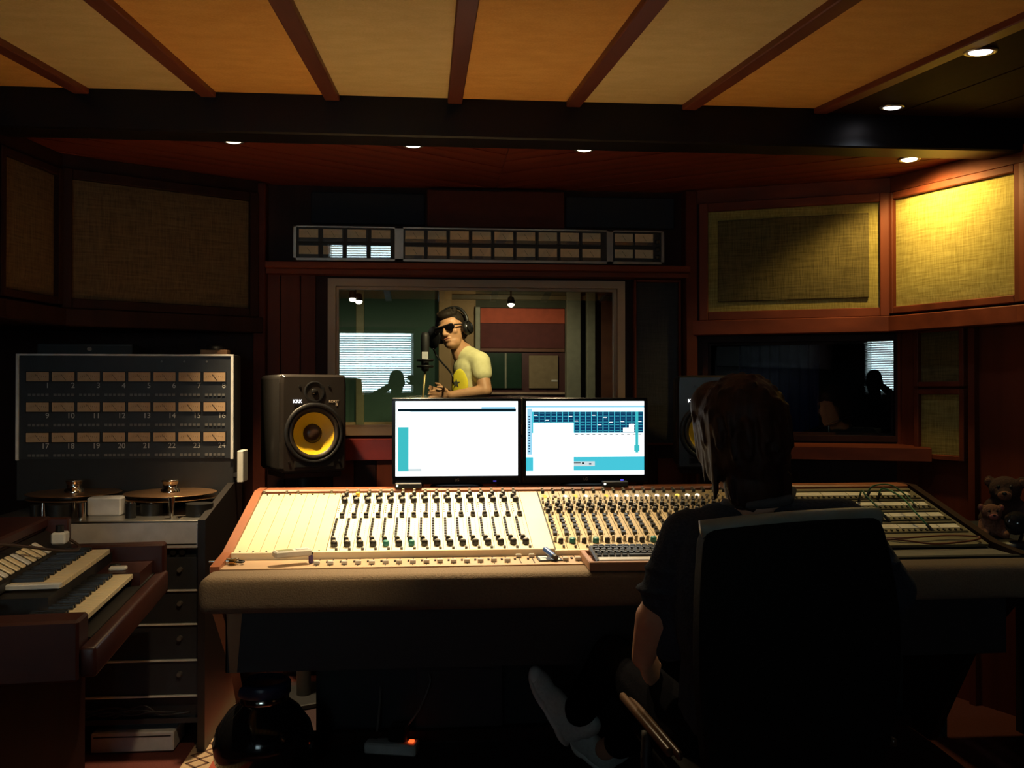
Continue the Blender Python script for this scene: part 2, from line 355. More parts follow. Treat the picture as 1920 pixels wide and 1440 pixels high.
# window behind the camera: daylight through a venetian blind (seen mirrored in the big pane)
wb = struct('window_3', MB().box(BX0, BX1, .07, .08, BZ0, BZ0 + .03, M=M_).box(BX0, BX1, .07, .08, BZ1 - .03, BZ1, M=M_), M_white)
MB().box(BX0, BX1, .08, .10, BZ0, BZ1, M=M_).build('pane', emi('daylit frosted pane', (.68, .93, 1.0), 11.0), wb)
for a, b, c, d in ((BX0, BX0 + .03, BZ0, BZ1), (BX1 - .03, BX1, BZ0, BZ1), (BX0, BX1, BZ0, BZ0 + .03), (BX0, BX1, BZ1 - .03, BZ1)):
    MB().box(a, b, -.01, .08, c, d, M=M_).build('window_frame', M_white, wb)
bl = thing('venetian_blind', 'white slatted blind over the daylit window behind the camera, mirrored in the glass', 'blind', M_ @ V(((BX0 + BX1) / 2, -.03, BZ0)))
MB().box(BX0 - .01, BX1 + .01, -.05, -.012, BZ1 - .03, BZ1 + .01, M=M_).build('head_rail', M_white, bl, True)
sl = MB().box(-.595, .595, -.0125, .0125, -.0007, .0007).mesh('slat', mat('white blind slat', (.75, .78, .78), .5))
for i in range(26):
    inst('slat', sl, bl, world=True, M=M_ @ TR((BX0 + BX1) / 2, -.032, BZ0 + .012 + i * .0272) @ RX(-35))

# ------------------------------------------------------------------ ceilings
ceiling_front = struct('ceiling_front', MB().box(-1.95, 2.7, 3.36, 4.5, 2.268, 2.5), M_dark)
for side, ang in ((-1, 33), (1, -33)):                              # boards laid in a chevron
    d = (math.cos(R(ang)), math.sin(R(ang))); nrm = (-d[1], d[0]); w = .088
    half = [(-1.94, 3.48), (.30, 3.48), (.30, 4.33), (-1.94, 4.33)] if side < 0 else [(.302, 3.48), (2.69, 3.48), (2.69, 4.33), (.302, 4.33)]
    cs = [nrm[0] * p[0] + nrm[1] * p[1] for p in half]; c = min(cs)
    while c < max(cs):
        pl = clip(clip(half, nrm, c + w - .004), (-nrm[0], -nrm[1]), -c); c += w
        if len(pl) < 3: continue
        cx = sum(p[0] for p in pl) / len(pl); cy = sum(p[1] for p in pl) / len(pl); zz = random.uniform(0, .003)
        q = [((p[0] - cx) * d[0] + (p[1] - cy) * d[1], (p[0] - cx) * nrm[0] + (p[1] - cy) * nrm[1]) for p in pl]
        o = MB().plan(q, -.012, .008).build('plank', M_plank, ceiling_front); o.location = (cx, cy, 2.262 + zz); o.rotation_euler = (0, 0, R(ang))
beam = struct('trim_13', MB().box(-1.94, 2.69, 3.355, 3.49, 2.224, 2.42, b=.006), M_beam)

SLOPE = .1157
def zc(y): return 2.362 + (y - 3.36) * SLOPE
Mceil = TR(0, 3.36, zc(3.36)) @ Matrix.Rotation(math.atan(SLOPE), 4, 'X')
LC = (3.36 - .9) / math.cos(math.atan(SLOPE))
ceiling = struct('ceiling', MB().box(-1.95, 2.7, -LC, .01, .03, .2, M=Mceil).box(-1.95, 2.7, -2.6, .905, zc(.9) + .02, zc(.9) + .2), M_dark)
ribs = [-1.66, -1.225, -.79, -.355, .085, .52, .955, 1.46]
for i in range(len(ribs) - 1):
    MB().box(ribs[i] + .02, ribs[i + 1] - .02, -LC, -.002, .006, .03, M=Mceil).build('cloth_panel', M_olive if i % 2 else M_orange, ceiling)
for xx in ribs:
    MB().box(xx - .026, xx + .026, -LC, 0, -.014, .03, M=Mceil, b=.003).build('batten', M_wood if False else mat('batten wood', (.20, .045, .020), .5, col2=(.13, .03, .014), scale=9, stretch=(1, .06, 1)), ceiling)
for a, b in ((1.49, 1.74), (1.745, 2.0), (2.005, 2.26), (2.265, 2.68)):
    MB().box(a, b, -LC, -.002, -.01, .03, M=Mceil, b=.002).build('board', mat('dark ceiling boards', (.030, .010, .008), .7, col2=(.019, .006, .005), scale=10, stretch=(1, .06, 1), spec=.05), ceiling)
MB().box(-1.94, 2.69, -2.55, .9, zc(.9) - .005, zc(.9) + .02).build('board', mat('matt dark boards', (.03, .010, .008), 1., spec=0.), ceiling)

# ------------------------------------------------------------------ recessed downlights
def downlight(loc, label, to, power, col, size, es=14., r=.03, group='recessed downlights', tilt=None, blend=.5):
    o = thing('downlight', label, 'ceiling light', loc, 0, group)
    M = TR(*loc) @ (tilt if tilt is not None else Matrix.Identity(4))
    MB().lathe([(r, .004), (r + .004, -.004), (r + .012, -.005), (r + .014, 0)], 28, M=M).build('trim_ring', M_steel, o, True)
    MB().lathe([(r + .001, .002), (r * .95, -.005), (r * .7, -.008), (.0005, -.009)], 28, M=M).build('lens', emi('lit lens %.2f %.2f' % (col[2], es), (1, .5 + col[1] * .5, .35 + col[2] * .65), es), o, True)
    spot('downlight_lamp', M @ V((0, 0, -.035)), to, power, col, size, blend, .03, o); return o
downlight((-.746, 3.555, 2.250), 'warm recessed downlight above the tape machine side of the console', (-.46, 3.62, .95), LP['console'] * 1.6, WARM, 70, blend=1)
downlight((-.07, 3.555, 2.250), 'warm recessed downlight in the plank ceiling over the blank console panels', (-.10, 2.98, .85), LP['console'] * 1.75, WARM, 58, blend=1)
downlight((.595, 3.555, 2.250), 'warm recessed downlight over the monitor with the teal window', (.36, 3.0, .85), LP['console'] * .95, WARM, 54, blend=.9)
downlight((1.94, 3.60, 2.250), 'warm yellow recessed downlight beside the lit burlap panel', (2.12, 3.62, 1.6), LP['side'], AMBER, 155, blend=.4)
tl = Matrix.Rotation(math.atan(SLOPE), 4, 'X')
downlight((1.66, 3.20, zc(3.2) - .012), 'cool white downlight in the dark boards close to the beam', (1.45, 3.4, 1.0), LP['cool'], COOL, 120, tilt=tl, es=5)
downlight((1.51, 2.42, zc(2.42) - .012), 'cool white downlight in the dark boards farther from the beam', (1.5, 2.6, 0), LP['cool'] * .5, COOL, 80, tilt=tl, es=5)
downlight((-.30, 1.85, zc(1.85) - .012 + .02), 'added warm downlight, unseen, in the cloth ceiling above', (-1.0, 2.7, .8), LP['rear'], WARM, 70, tilt=tl)  # unseen lamp, added to brighten the organ keys
# ------------------------------------------------------------------ mixing console
M_arm = mat('worn tan armrest cloth', (.19, .135, .085), .95, col2=(.15, .105, .065), scale=220, bump=.5)
M_fad = mat('tan fader plate', (.46, .31, .19), .5, col2=(.40, .26, .16), scale=12)
M_cwood = mat('orange brown console wood', (.36, .12, .05), .4, col2=(.24, .075, .03), scale=10, stretch=(1, .08, 1), detail=8, bump=.1)
con = thing('mixing_console', 'long cream mixing console with rows of knobs, tan armrest and wooden ends', 'mixing console', (.62, 2.9, 0))
CX0, CX1 = -.605, 1.825
MB().prism([(2.80, .47), (2.80, .68), (2.72, .70), (2.72, .770), (2.875, .775), (2.88, .788), (3.40, .916), (3.47, .916), (3.47, .47)], CX0, CX1).build('body', M_blackm, con, True)
MB().box(CX0 - .03, 2.34, 2.578, 2.718, .690, .792, b=.030, seg=5).build('armrest', M_arm, con, True)
def endp(x0, x1, name, m=None):
    MB().prism([(2.72, .69), (2.72, .798), (2.88, .812), (3.40, .945), (3.50, .945), (3.50, .45), (3.46, .02), (3.26, .02), (3.00, .42)], x0, x1).build(name, m or M_cwood, con, True)
endp(CX0 - .028, CX0, 'end_panel'); endp(CX1, CX1 + .028, 'end_panel', M_dwood)
MB().prism([(2.80, .47), (2.80, .69), (2.805, .69), (2.805, .47)], CX0 + .0, CX0 + .004).add([(CX0, 2.797, .69), (CX0 + .052, 2.797, .69), (CX0 + .034, 2.797, .47), (CX0 + .012, 2.797, .47)], [(0, 1, 2, 3)]).build('corner_gusset', mat('tan raw timber', (.60, .36, .18), .6, col2=(.34, .18, .08), scale=9, stretch=(1, 1, .08)), con, True)
[MB().box(a, b, 3.452, 3.468, .02, .47).build('shade_panel', M_blackm, con, True) for a, b in ((-.42, -.0555), (.2655, CX1))]  # black sheets added to keep the space under the console dark
MB().box(CX0, CX1, 3.38, 3.42, .03, .07).build('stretcher', M_dwood, con, True)
MB().box(CX0, CX1, 3.40, 3.49, .916, .946, b=.006).build('rear_shelf', M_cwood, con, True)
MB().box(CX0, 1.29, 2.722, 2.868, .770, .790).build('fader_plate', M_fad, con, True)
MB().box(CX0, .385, 2.866, 2.882, .786, .812, b=.002).build('cream_rail', M_cream, con, True)
MB().box(.388, 1.29, 2.866, 2.882, .786, .806, b=.002).build('cream_rail', M_cream, con, True)
# sloped top: x across, y up the slope, z out of it
Mc = TR(0, 2.884, .800) @ Matrix.Rotation(math.atan2(.130, .512), 4, 'X'); LCON = .528
M_knob = mat('black knob', (.016, .015, .014), .35); M_kcap = mat('grey knob cap', (.30, .27, .22), .35)
def knob(r, h): return MB().lathe([(r, 0), (r * .95, h * .8), (r * .7, h), (.0003, h)], 9).lathe([(r * .55, h), (r * .5, h + .0015), (.0003, h + .0015)], 7, 1).mesh('knob', [M_knob, M_kcap])
KN = {k: knob(*v) for k, v in dict(big=(.0115, .017), mid=(.0085, .015), small=(.0062, .012)).items()}
KSIL = MB().lathe([(.0055, 0), (.005, .016), (.0035, .018), (.0003, .018)], 9).mesh('knob', mat('pale knob', (.55, .46, .32), .35))
KTEAL = MB().lathe([(.0105, 0), (.010, .014), (.007, .016), (.0003, .016)], 9).mesh('knob', mat('teal knob', (.03, .22, .20), .35))
KYEL = MB().lathe([(.008, 0), (.008, .012), (.005, .014), (.0003, .014)], 9).mesh('knob', mat('yellow knob', (.75, .50, .04), .35))
def place(me, name, parent, x, y, z=.003): return inst(name, me, parent, M=Mc @ TR(x, y, z))
def strip(x0, x1, m=M_cream): return MB().box(x0 + .0008, x1 - .0008, 0, LCON, -.006, .003, M=Mc).build('channel_strip', m, con, True)
nb = 7
for i in range(nb):
    a = CX0 + (.28 / nb) * i; o = MB().box(a + .0007, a + .28 / nb - .0007, 0, LCON, -.006, .003, M=Mc).build('blank_strip', M_beige, con, True)
    for y in (.02, LCON - .012): MB().cyl((a + .02, y, .003), (a + .02, y, .006), .003, n=8, M=Mc).build('screw', M_knob, o)
    if i in (0, 2, 3, 6): MB().cyl((a + .006, LCON + .004, 0), (a + .006, LCON + .004, .014), .0045, n=8, M=Mc).build('post', M_kcap, o)
AX0, AP = -.324, .0403
for i in range(16):
    a = AX0 + AP * i; o = strip(a, a + AP); c = a + AP * .42
    place(KTEAL if i in (4, 6) else KN['big'], 'knob', o, c + .004, .058); place(KN['mid'], 'knob', o, c - .002, .092)
    place(KN['mid'], 'knob', o, c + .006, .300); place(KN['big'], 'knob', o, c + .004, .432)
    place(KN['mid'], 'knob', o, c - .004, .468); place(KYEL if i == 1 else KN['mid'], 'knob', o, c + .004, .497)
    mb = MB()
    for k in range(8): mb.box(c - .0125, c - .0045, .120 + k * .021, .131 + k * .021, .003, .0085, M=Mc)
    for k in range(5): mb.box(c + .0045, c + .013, .325 + k * .019, .336 + k * .019, .003, .0085, M=Mc)
    mb.box(c + .000, c + .015, .288, .292, .003, .012, M=Mc)
    mb.build('button_column', M_knob, o)['kind'] = 'stuff'
    mb = MB()
    for k in range(5): mb.box(c - .013, c - .009, .335 + k * .02, .341 + k * .02, .003, .005, M=Mc)
    for k in range(9): mb.box(c + .0105, c + .012, .12 + k * .018, .129 + k * .018, .003, .0034, M=Mc)
    mb.build('marking', mat('faded print', (.30, .25, .18), .6), o)['kind'] = 'stuff'
    MB().cyl((c + .014, .022, .003), (c + .014, .022, .011), .0045, n=8, M=Mc).build('push_button', M_knob, o)
    MB().cyl((c + .004, LCON + .006, 0), (c + .004, LCON + .006, .016), .0055, .0045, n=8, M=Mc).build('post', M_kcap, o)
mb = MB().box(.3218, .388, 0, LCON, -.006, .003, M=Mc); mb.build('master_blank', M_cream, con, True)
MB().box(.3875, .3905, 0, LCON, -.006, .0042, M=Mc).build('section_gap', M_blackm, con, True)
BX, BP = .3915, .0378
M_lamp = emi('lit button', (1, .84, .62), 1.5); M_lampy = emi('lit amber button', (1, .72, .12), 1.1)
M_creamb = mat('tan channel enamel', (.60, .47, .28), .45, col2=(.54, .42, .24), scale=6)
for i in range(24):
    a = BX + BP * i; o = strip(a, a + BP, M_creamb); c = a + BP * .45
    place(KTEAL if i in (1, 3, 8) else KN['mid'], 'knob', o, c + .006, .060); place(KSIL, 'knob', o, c - .011, .070)
    for x, y, k in ((-.004, .318, 'mid'), (.006, .345, 'mid'), (-.002, .375, 'mid'), (.007, .405, 'small'), (.0, .508, 'small')): place(KN[k], 'knob', o, c + x, y)
    mb = MB()
    for k in range(6): mb.box(c - .011 + (k % 2) * .003, c + .002, .115 + k * .030, .133 + k * .030, .003, .013, M=Mc)
    mb.build('button_column', M_knob, o)['kind'] = 'stuff'
    mb = MB()
    for x, y in ((.010, .300), (-.012, .345), (.012, .375), (-.011, .405), (.011, .435), (-.008, .440)): mb.cyl((c + x, y, .003), (c + x, y, .014), .0042, n=7, M=Mc)
    mb.build('switch_row', M_kcap, o)['kind'] = 'stuff'
    mb = MB()
    for k in range(6): mb.box(c + .006, c + .009, .12 + k * .028, .128 + k * .028, .003, .005, M=Mc)
    mb.build('marking', MATS['faded print'], o)['kind'] = 'stuff'
    MB().ell((c + .002, .468, .006), (.0085, .0085, .005), M=Mc, n=10, k=6).build('indicator_lamp', (M_lampy if i in (0, 3, 6, 13) else M_lamp) if i in (0, 2, 3, 4, 6, 7, 8, 9, 10, 11, 12, 13, 14, 15) else M_kcap, o)
    MB().cyl((c + .010, .022, .003), (c + .010, .022, .010), .004, n=8, M=Mc).build('push_button', M_knob, o)
    MB().cyl((c, LCON + .006, 0), (c, LCON + .006, .015), .0055, .0045, n=8, M=Mc).build('post', M_kcap, o)
fc = MB().box(-.009, .009, -.005, .005, 0, .012, b=.002).mesh('fader_cap', M_white)
for i in range(40):
    x = AX0 - .012 + AP * i if i < 17 else .405 + BP * (i - 17)
    o = MB().box(x - .0015, x + .0015, 2.745, 2.86, .790, .7905).build('fader', M_dark, con, True)
    y = 2.765 + (.07 if i in (15, 16) else random.uniform(0, .008))
    inst('fader_cap', fc, o, loc=(x, y, .790)); MB().box(x - .017, x - .011, 2.80, 2.815, .790, .794).build('mute_button', M_knob, o)
# patch bay at the far end
pbx0, pbx1 = 1.302, 1.82
pb = MB().box(pbx0, pbx1, 0, LCON, -.006, .003, M=Mc).build('patch_bay', mat('dull olive panel', (.17, .14, .08), .5), con, True)
M_paper = mat('paper label strip', (.85, .80, .66), .8)
for r in range(4):
    y = .10 + r * .105; lx = pbx0 + .01
    while lx < pbx1 - .03:
        w = min(random.choice((.06, .10, .14)), pbx1 - .015 - lx); MB().box(lx, lx + w - .003, y + .036, y + .070, .003, .0045, M=Mc).build('label_strip', M_paper, pb); lx += w
    mb = MB()
    for q in range(2):
        mb.box(pbx0 + .01, pbx1 - .012, y + .000 + q * .078 - .004, y + .010 + q * .078 - .004, .003, .006, M=Mc)
        for k in range(24): mb.cyl((pbx0 + .02 + k * .0206, y + .016 + q * .006, .003), (pbx0 + .02 + k * .0206, y + .016 + q * .006, .007), .004, n=6, M=Mc)
    mb.build('jack_row', M_knob, pb)['kind'] = 'stuff'
MB().box(1.292, 1.822, 2.724, 2.868, .772, .790).build('grey_shelf', mat('grey shelf laminate', (.20, .19, .17), .5), con, True)
MB().box(1.292, 2.32, 2.719, 2.745, .775, .7935).build('dark_channel', M_dark, con, True)
# side desk that carries the toys
dk = thing('side_desk', 'dark low desk in the corner past the patch bay', 'desk', (2.1, 3.1, 0))
MB().prism([(2.75, .74), (2.75, .772), (3.42, .80), (3.42, .74)], 1.895, 2.30).build('desk_top', M_navy, dk, True)
for x, y in ((1.92, 2.80), (2.26, 2.80), (1.92, 3.36), (2.26, 3.36)): MB().box(x - .02, x + .02, y - .02, y + .02, 0, .742).build('leg', M_blackm, dk, True)

MB().box(1.94, 2.24, 2.785, 2.80, .03, .74).build('front_panel', M_blackm, dk, True); MB().box(2.245, 2.255, 2.83, 3.34, .03, .74).build('side_shade_panel', M_blackm, dk, True)  # black sheets added where the desk's own shadow falls
# ------------------------------------------------------------------ computer monitors
E_w = emi('screen white', (.93, .98, 1.0), 1.5); E_c = emi('screen cyan', (.055, .50, .62), 1.0); E_t = emi('screen teal', (.045, .46, .50), 1.0)
E_n = emi('screen navy', (.004, .035, .10), 1.0); E_b = emi('screen pale blue', (.30, .62, .80), 1.0); E_k = emi('screen black', (.002, .01, .016), 1.0); E_g = emi('screen grey', (.55, .64, .66), 1.0)
def monitor(x0, x1, rects, label, rz=0):
    w = x1 - x0; h = .322; z0 = .956; o = thing('computer_monitor', label, 'monitor', ((x0 + x1) / 2, 3.455, .9465), R(rz))
    b = .013; sx = w / 2 - b; sz0, sz1 = .010 + .030, .010 + h - b
    mb = MB(); mb.box(-w / 2, w / 2, 0, .035, .01, sz0, b=.003).box(-w / 2, w / 2, 0, .035, sz1, .01 + h, b=.003)
    mb.box(-w / 2, -sx, 0.0005, .035, sz0 - .002, sz1 + .002).box(sx, w / 2, 0.0005, .035, sz0 - .002, sz1 + .002).box(-w / 2 + .01, w / 2 - .01, .03, .05, .02, h, b=.004)
    mb.build('bezel', mat('glossy black bezel', (.010, .011, .014), .15), o)
    s = MB()
    def rc(u0, v0, u1, v1, mi, d): s.add([(-sx + u0 * 2 * sx, .004 - d * .0002, sz1 - v1 * (sz1 - sz0)), (-sx + u1 * 2 * sx, .004 - d * .0002, sz1 - v1 * (sz1 - sz0)), (-sx + u1 * 2 * sx, .004 - d * .0002, sz1 - v0 * (sz1 - sz0)), (-sx + u0 * 2 * sx, .004 - d * .0002, sz1 - v0 * (sz1 - sz0))], [(0, 1, 2, 3)], mi)
    rc(0, 0, 1, 1, 0, 0)
    for q in rects: rc(*q)
    s.build('screen', [E_w, E_c, E_t, E_n, E_b, E_k, E_g], o)
    MB().box(-.03, .03, .05, .07, .006, .20).build('stand_neck', M_black, o)
    MB().lathe([(.0005, .008), (.09, .008), (.098, .004), (.10, -.001)], 28, M=TR(0, .03, .001) @ Matrix.Diagonal((1, .55, 1, 1))).build('stand_foot', M_black, o)
    text('brand_lettering', 'LG', .014, TR(0, -.001, .025) @ RX(90), M_kcap, o)
    MB().box(w * .28, w * .28 + .012, -.001, .001, .019, .022).build('power_light', emi('blue led', (.12, .10, 1), 1.2), o); return o
rl = [(0, .0, 1, .09, 0, 1), (.7, .075, .98, .10, 4, 2), (.02, .10, .985, .135, 5, 2), (.12, .135, .985, .142, 4, 3), (.02, .345, .105, .93, 2, 1), (.105, .90, .21, .93, 6, 2)]
monitor(-.145, .3375, rl, 'wide computer monitor showing a nearly blank white window with a teal bar')
rr = [(0, .06, 1, .085, 4, 1), (.01, .10, .05, .72, 4, 1), (.05, .14, .995, .43, 1, 1), (0, .755, 1, .94, 1, 1), (.06, .29, .40, .98, 0, 6), (.40, .83, .46, .84, 5, 7), (.40, .815, .58, .88, 6, 3), (.47, .83, .49, .85, 5, 7), (.53, .84, .55, .86, 3, 7), (.925, .14, .95, .70, 2, 5), (.915, .60, .96, .68, 2, 5), (.82, .36, .87, .42, 0, 5), (.87, .31, .915, .42, 0, 5)]
for k in range(19):
    u = .065 + k * .049; rr += [(u, .145, u + .042, .425, 3, 2)]
    for q in range(7): rr.append((u + .004, .16 + q * .04, u + .038, .165 + q * .04, 1, 3))
    if random.random() < .5: y = .17 + random.random() * .15; rr.append((u, y, u + .03, y + .008, 0, 4))
    if k > 6: rr += [(u + .04, .47, u + .042, .64, 6, 2), (u + .005, .445, u + .03, .455, 5, 2), (u, .67, u + .015, .68, 6, 2)]
for k in range(14): rr.append((.02, .20 + k * .036, .035, .215 + k * .036, 3, 2))
monitor(.3425, .82, rr, 'wide computer monitor showing dark blue mixer channels over teal')
for px, lb in ((752, 'small black hub with a glowing green light at the foot of the white screen'), (1140, 'small black hub with a glowing green light at the foot of the teal screen')):
    p = at(px, 908, 3.415); o = thing('usb_hub', lb, 'electronic device', (p.x, 3.42, .9465))
    MB().box(-.022, .075, -.018, .018, 0, .020, b=.003).build('case', M_black, o); MB().ell((-.014, -.019, .011), (.004, .003, .004), n=10, k=6).build('status_light', emi('green white led', (.75, 1, .7), 6), o)

# ------------------------------------------------------------------ loudspeakers
M_cone = mat('yellow woven cone', (.95, .62, .02), .38, col2=(.90, .56, .015), scale=300, bump=.2, spec=.6)
M_rub = mat('rubber surround', (.03, .022, .016), .45)
def speaker(loc, rz, label):
    o = thing('studio_loudspeaker', label, 'loudspeaker', loc, R(rz), 'pair of studio loudspeakers')
    w, h, d = .138, .40, .26; bm = bmesh.new(); bmesh.ops.create_cube(bm, size=1)
    for v in bm.verts: v.co = (v.co.x * 2 * w, v.co.y * d + d / 2 + .03, v.co.z * h + h / 2)
    bmesh.ops.bevel(bm, geom=[e for e in bm.edges if abs(e.verts[0].co.y - e.verts[1].co.y) > .1], offset=.020, segments=4, affect='EDGES', profile=.5)
    MB().bm(bm, 0, True).build('cabinet', mat('black vinyl cabinet', (.020, .018, .017), .38, bump=.15, scale=300), o)
    angs = sorted([2 * math.pi * i / 64 for i in range(64)] + [math.atan2(sz * .158 if sz < 0 else .242, sx * w) % (2 * math.pi) for sx in (-1, 1) for sz in (-1, 1)])
    loops = [[], [], [], []]
    for a in angs:
        c, s_ = math.cos(a), math.sin(a); t = min(w / abs(c) if abs(c) > 1e-6 else 9, (.242 if s_ > 0 else .158) / abs(s_) if abs(s_) > 1e-6 else 9); X, Z = t * c, t * s_
        kx, kz = max(-w + .018, min(w - .018, X)), max(-.158 + .018, min(.242 - .018, Z)); dd = V((X - kx, Z - kz)); q2 = dd.normalized() * .018 if dd.length > 1e-6 else dd
        q1 = q2 * .45
        loops[0].append((.112 * c, 0, .158 + .112 * s_)); loops[1].append((kx + q1.x, 0, .158 + kz + q1.y)); loops[2].append((kx + q2.x, .010, .158 + kz + q2.y)); loops[3].append((kx + q2.x, .032, .158 + kz + q2.y))
    n_ = len(angs); MB().add(sum(loops, []), [(l * n_ + i, (l + 1) * n_ + i, (l + 1) * n_ + (i + 1) % n_, l * n_ + (i + 1) % n_) for l in range(3) for i in range(n_)]).build('baffle', mat('satin black baffle', (.024, .020, .018), .33), o)
    F = TR(0, 0, .158) @ RX(90)
    MB().lathe([(.128, -.001), (.126, .004), (.112, .006), (.108, .002)], 40, M=F).build('woofer_ring', M_black, o)
    MB().lathe([(.112, -.012), (.110, -.004), (.104, .003), (.095, .003), (.087, -.006)], 40, M=F).build('surround', M_rub, o)
    MB().lathe([(.089, -.005), (.075, -.012), (.036, -.028)], 40, M=F @ TR(0, 0, .0)).lathe([(.0, .0), (.0, 0)], 3, M=F).build('cone', M_cone, o)
    MB().ell((0, 0, -.028), (.040, .040, .024), M=F, n=24, k=10).build('dust_cap', mat('dust cap paper', (.045, .022, .014), .35), o)
    T = TR(0, 0, .328) @ RX(90)
    MB().lathe([(.045, .0005), (.040, .003), (.028, -.002), (.017, -.006)], 32, M=T).build('waveguide', M_black, o); MB().ell((0, 0, -.006), (.017, .017, .012), M=T, n=16, k=8).build('tweeter_dome', mat('dome', (.01, .01, .01), .12), o)
    for x, z in ((-.062, .352), (.062, .352), (-.105, .045), (.105, .045)): MB().cyl((x, -.003, z), (x, .001, z), .005, n=10).build('bolt', M_black, o)
    MB().box(-.085, .085, -.002, .001, .020, .048, b=.0015).build('port_lip', M_rub, o); MB().box(-.080, .080, -.0026, .0, .024, .047).build('port', M_dark, o)
    text('lit_logo', 'KRK', .020, TR(-.072, -.003, .290) @ RX(90), emi('white logo light', (.95, .97, 1), 3), o, ex=.0009)
    text('model_lettering', 'ROKIT', .015, TR(.082, -.001, .289) @ RX(90), mat('pale print', (.66, .55, .42), .5), o); text('model_lettering', '8', .017, TR(.094, -.001, .276) @ RX(90), MATS['pale print'], o)
    return o
def stand(loc, rz, label):
    loc = (loc[0], loc[1], .0095)
    o = thing('speaker_stand', label, 'speaker stand', loc, R(rz), 'speaker stands behind the console')
    MB().box(-.12, .12, .01, .25, .94, .9625, b=.003).build('platform', M_dwood, o); MB().cyl((0, .13, .02), (0, .13, .94), .03, n=14).build('column', M_blackm, o)
    MB().box(-.14, .14, 0, .27, 0, .022, b=.004).build('base', M_blackm, o)
for loc, rz, a, b in (((-.475, 3.835, .972), 26, 'studio loudspeaker with bright yellow cone between tape machine and monitors', 'dark speaker stand under the fully visible loudspeaker'),
                      ((1.185, 3.86, .972), -12, 'studio loudspeaker with yellow cone half hidden behind the engineer', 'dark speaker stand behind the seated engineer')):
    speaker(loc, rz, a); stand((loc[0], loc[1], 0), rz, b)

# ------------------------------------------------------------------ multitrack tape machine
tm = thing('tape_machine', 'tall twenty-four track tape machine with meter panel, steel deck and black drawers', 'tape machine', (-1.2, 3.7, 0))
TX0, TX1, TY0 = -1.62, -.835, 3.44
MB().box(TX0, TX1, TY0 + .03, 4.05, .10, .735).box(TX0, TX0 + .03, TY0, 4.05, 0, .735).box(TX0 + .03, TX1, 3.95, 4.05, 0, .10).build('cabinet', M_blackm, tm, True)
MB().prism([(3.41, 0), (3.41, .84), (4.06, .955), (4.06, 0)], TX1, TX1 + .026).build('side_cheek', mat('black ash board', (.02, .016, .015), .45), tm, True)
MB().box(TX0, TX1 - .002, TY0 - .004, TY0 + .03, .734, .83, b=.003).build('front_panel', M_greyal, tm, True)
MB().box(TX0, TX1 - .002, TY0 - .004, 3.97, .826, .836, b=.002).build('deck_plate', M_steel, tm, True)
MB().box(TX0 + .01, TX1 - .01, TY0 - .006, TY0, .748, .752).build('panel_groove', M_blackm, tm, True)
for i in range(6): MB().cyl((-.90 - i * .032, TY0 + .03, .718), (-.90 - i * .032, TY0 + .008, .718), .012, .010, n=12).build('knob', M_knob, tm, True)
for i, (z0, z1) in enumerate(((.585, .700), (.463, .578), (.333, .456), (.205, .326))):
    o = MB().box(TX0 + .03, TX1 - .004, TY0 + .006, TY0 + .03, z0, z1, b=.002).build('drawer', M_navy, tm, True)
    MB().box(TX0 + .03, TX1 - .004, TY0 - .004, TY0 + .02, z0 - .006, z0 - .0005, b=.001).build('chrome_edge', mat('bright trim strip', (.80, .80, .80), .35), o)
    MB().cyl((-.905, TY0 + .008, (z0 + z1) / 2 + .015), (-.905, TY0 - .012, (z0 + z1) / 2 + .015), .010, .008, n=12).build('lock', mat('dull lock metal', (.12, .11, .10), .35), o)
MB().box(TX0 + .03, TX1 - .004, TY0 + .012, TY0 + .03, .10, .118).build('bottom_rail', M_navy, tm, True)
for k in range(4):
    MB().tube([(-1.5 + .12 * k, TY0 + .012, .125), (-1.40 + .12 * k, TY0 + .005, .15 + .02 * (k % 2)), (-1.28 + .1 * k, TY0 + .008, .135), (-1.15 + .07 * k, TY0 + .004, .165 - .01 * k), (-1.02 + .05 * k, TY0 + .010, .14)], .004, mi=0).build('loose_wire', M_navy, tm, True)
# meter bridge
BY = 3.90; mx0, mx1, mz0, mz1 = -1.672, -.812, 1.028, 1.455
MB().box(mx0, mx1, BY, BY + .14, .86, mz1, b=.003).build('meter_housing', M_blackm, tm, True)
MB().box(mx0 + .012, mx1 - .012, BY - .004, BY, mz0, mz1 - .008).build('meter_panel', M_navy, tm, True)
MB().box(mx0, mx1, BY - .010, BY, mz1 - .007, mz1, b=.001).build('steel_edge', MATS['bright trim strip'], tm, True)
for a in (mx0, mx1 - .011): MB().box(a, a + .011, BY - .010, BY + .002, mz0 - .004, mz1 - .007, b=.001).build('steel_edge', MATS['bright trim strip'], tm, True)
M_face = mat('aged meter card', (.50, .34, .21), .7, col2=(.43, .28, .16), scale=60)
M_num = mat('grey print', (.55, .54, .52), .6); M_tiny = mat('fine grey print', (.16, .16, .16), .6)
mw, mh = .0435, .0185; mpitch = .1035
housing = MB().box(-mw - .004, mw + .004, -.004, 0, -mh - .004, mh + .004).mesh('meter', M_black)
face = MB().box(-mw, mw, -.006, -.0042, -mh, mh).mesh('meter_face', M_face)
needle = MB().box(-.0006, .0006, -.0072, -.0064, -mh, mh * .7, M=RY(-38)).mesh('needle', M_black)
arc = MB()
for k in range(9): arc.box(-.0005, .0005, -.0066, -.0062, mh * .35, mh * .62, M=TR(-.032 + k * .008, 0, -.004 - abs(k - 4) * .0012))
arc = arc.mesh('scale_marks', M_black)
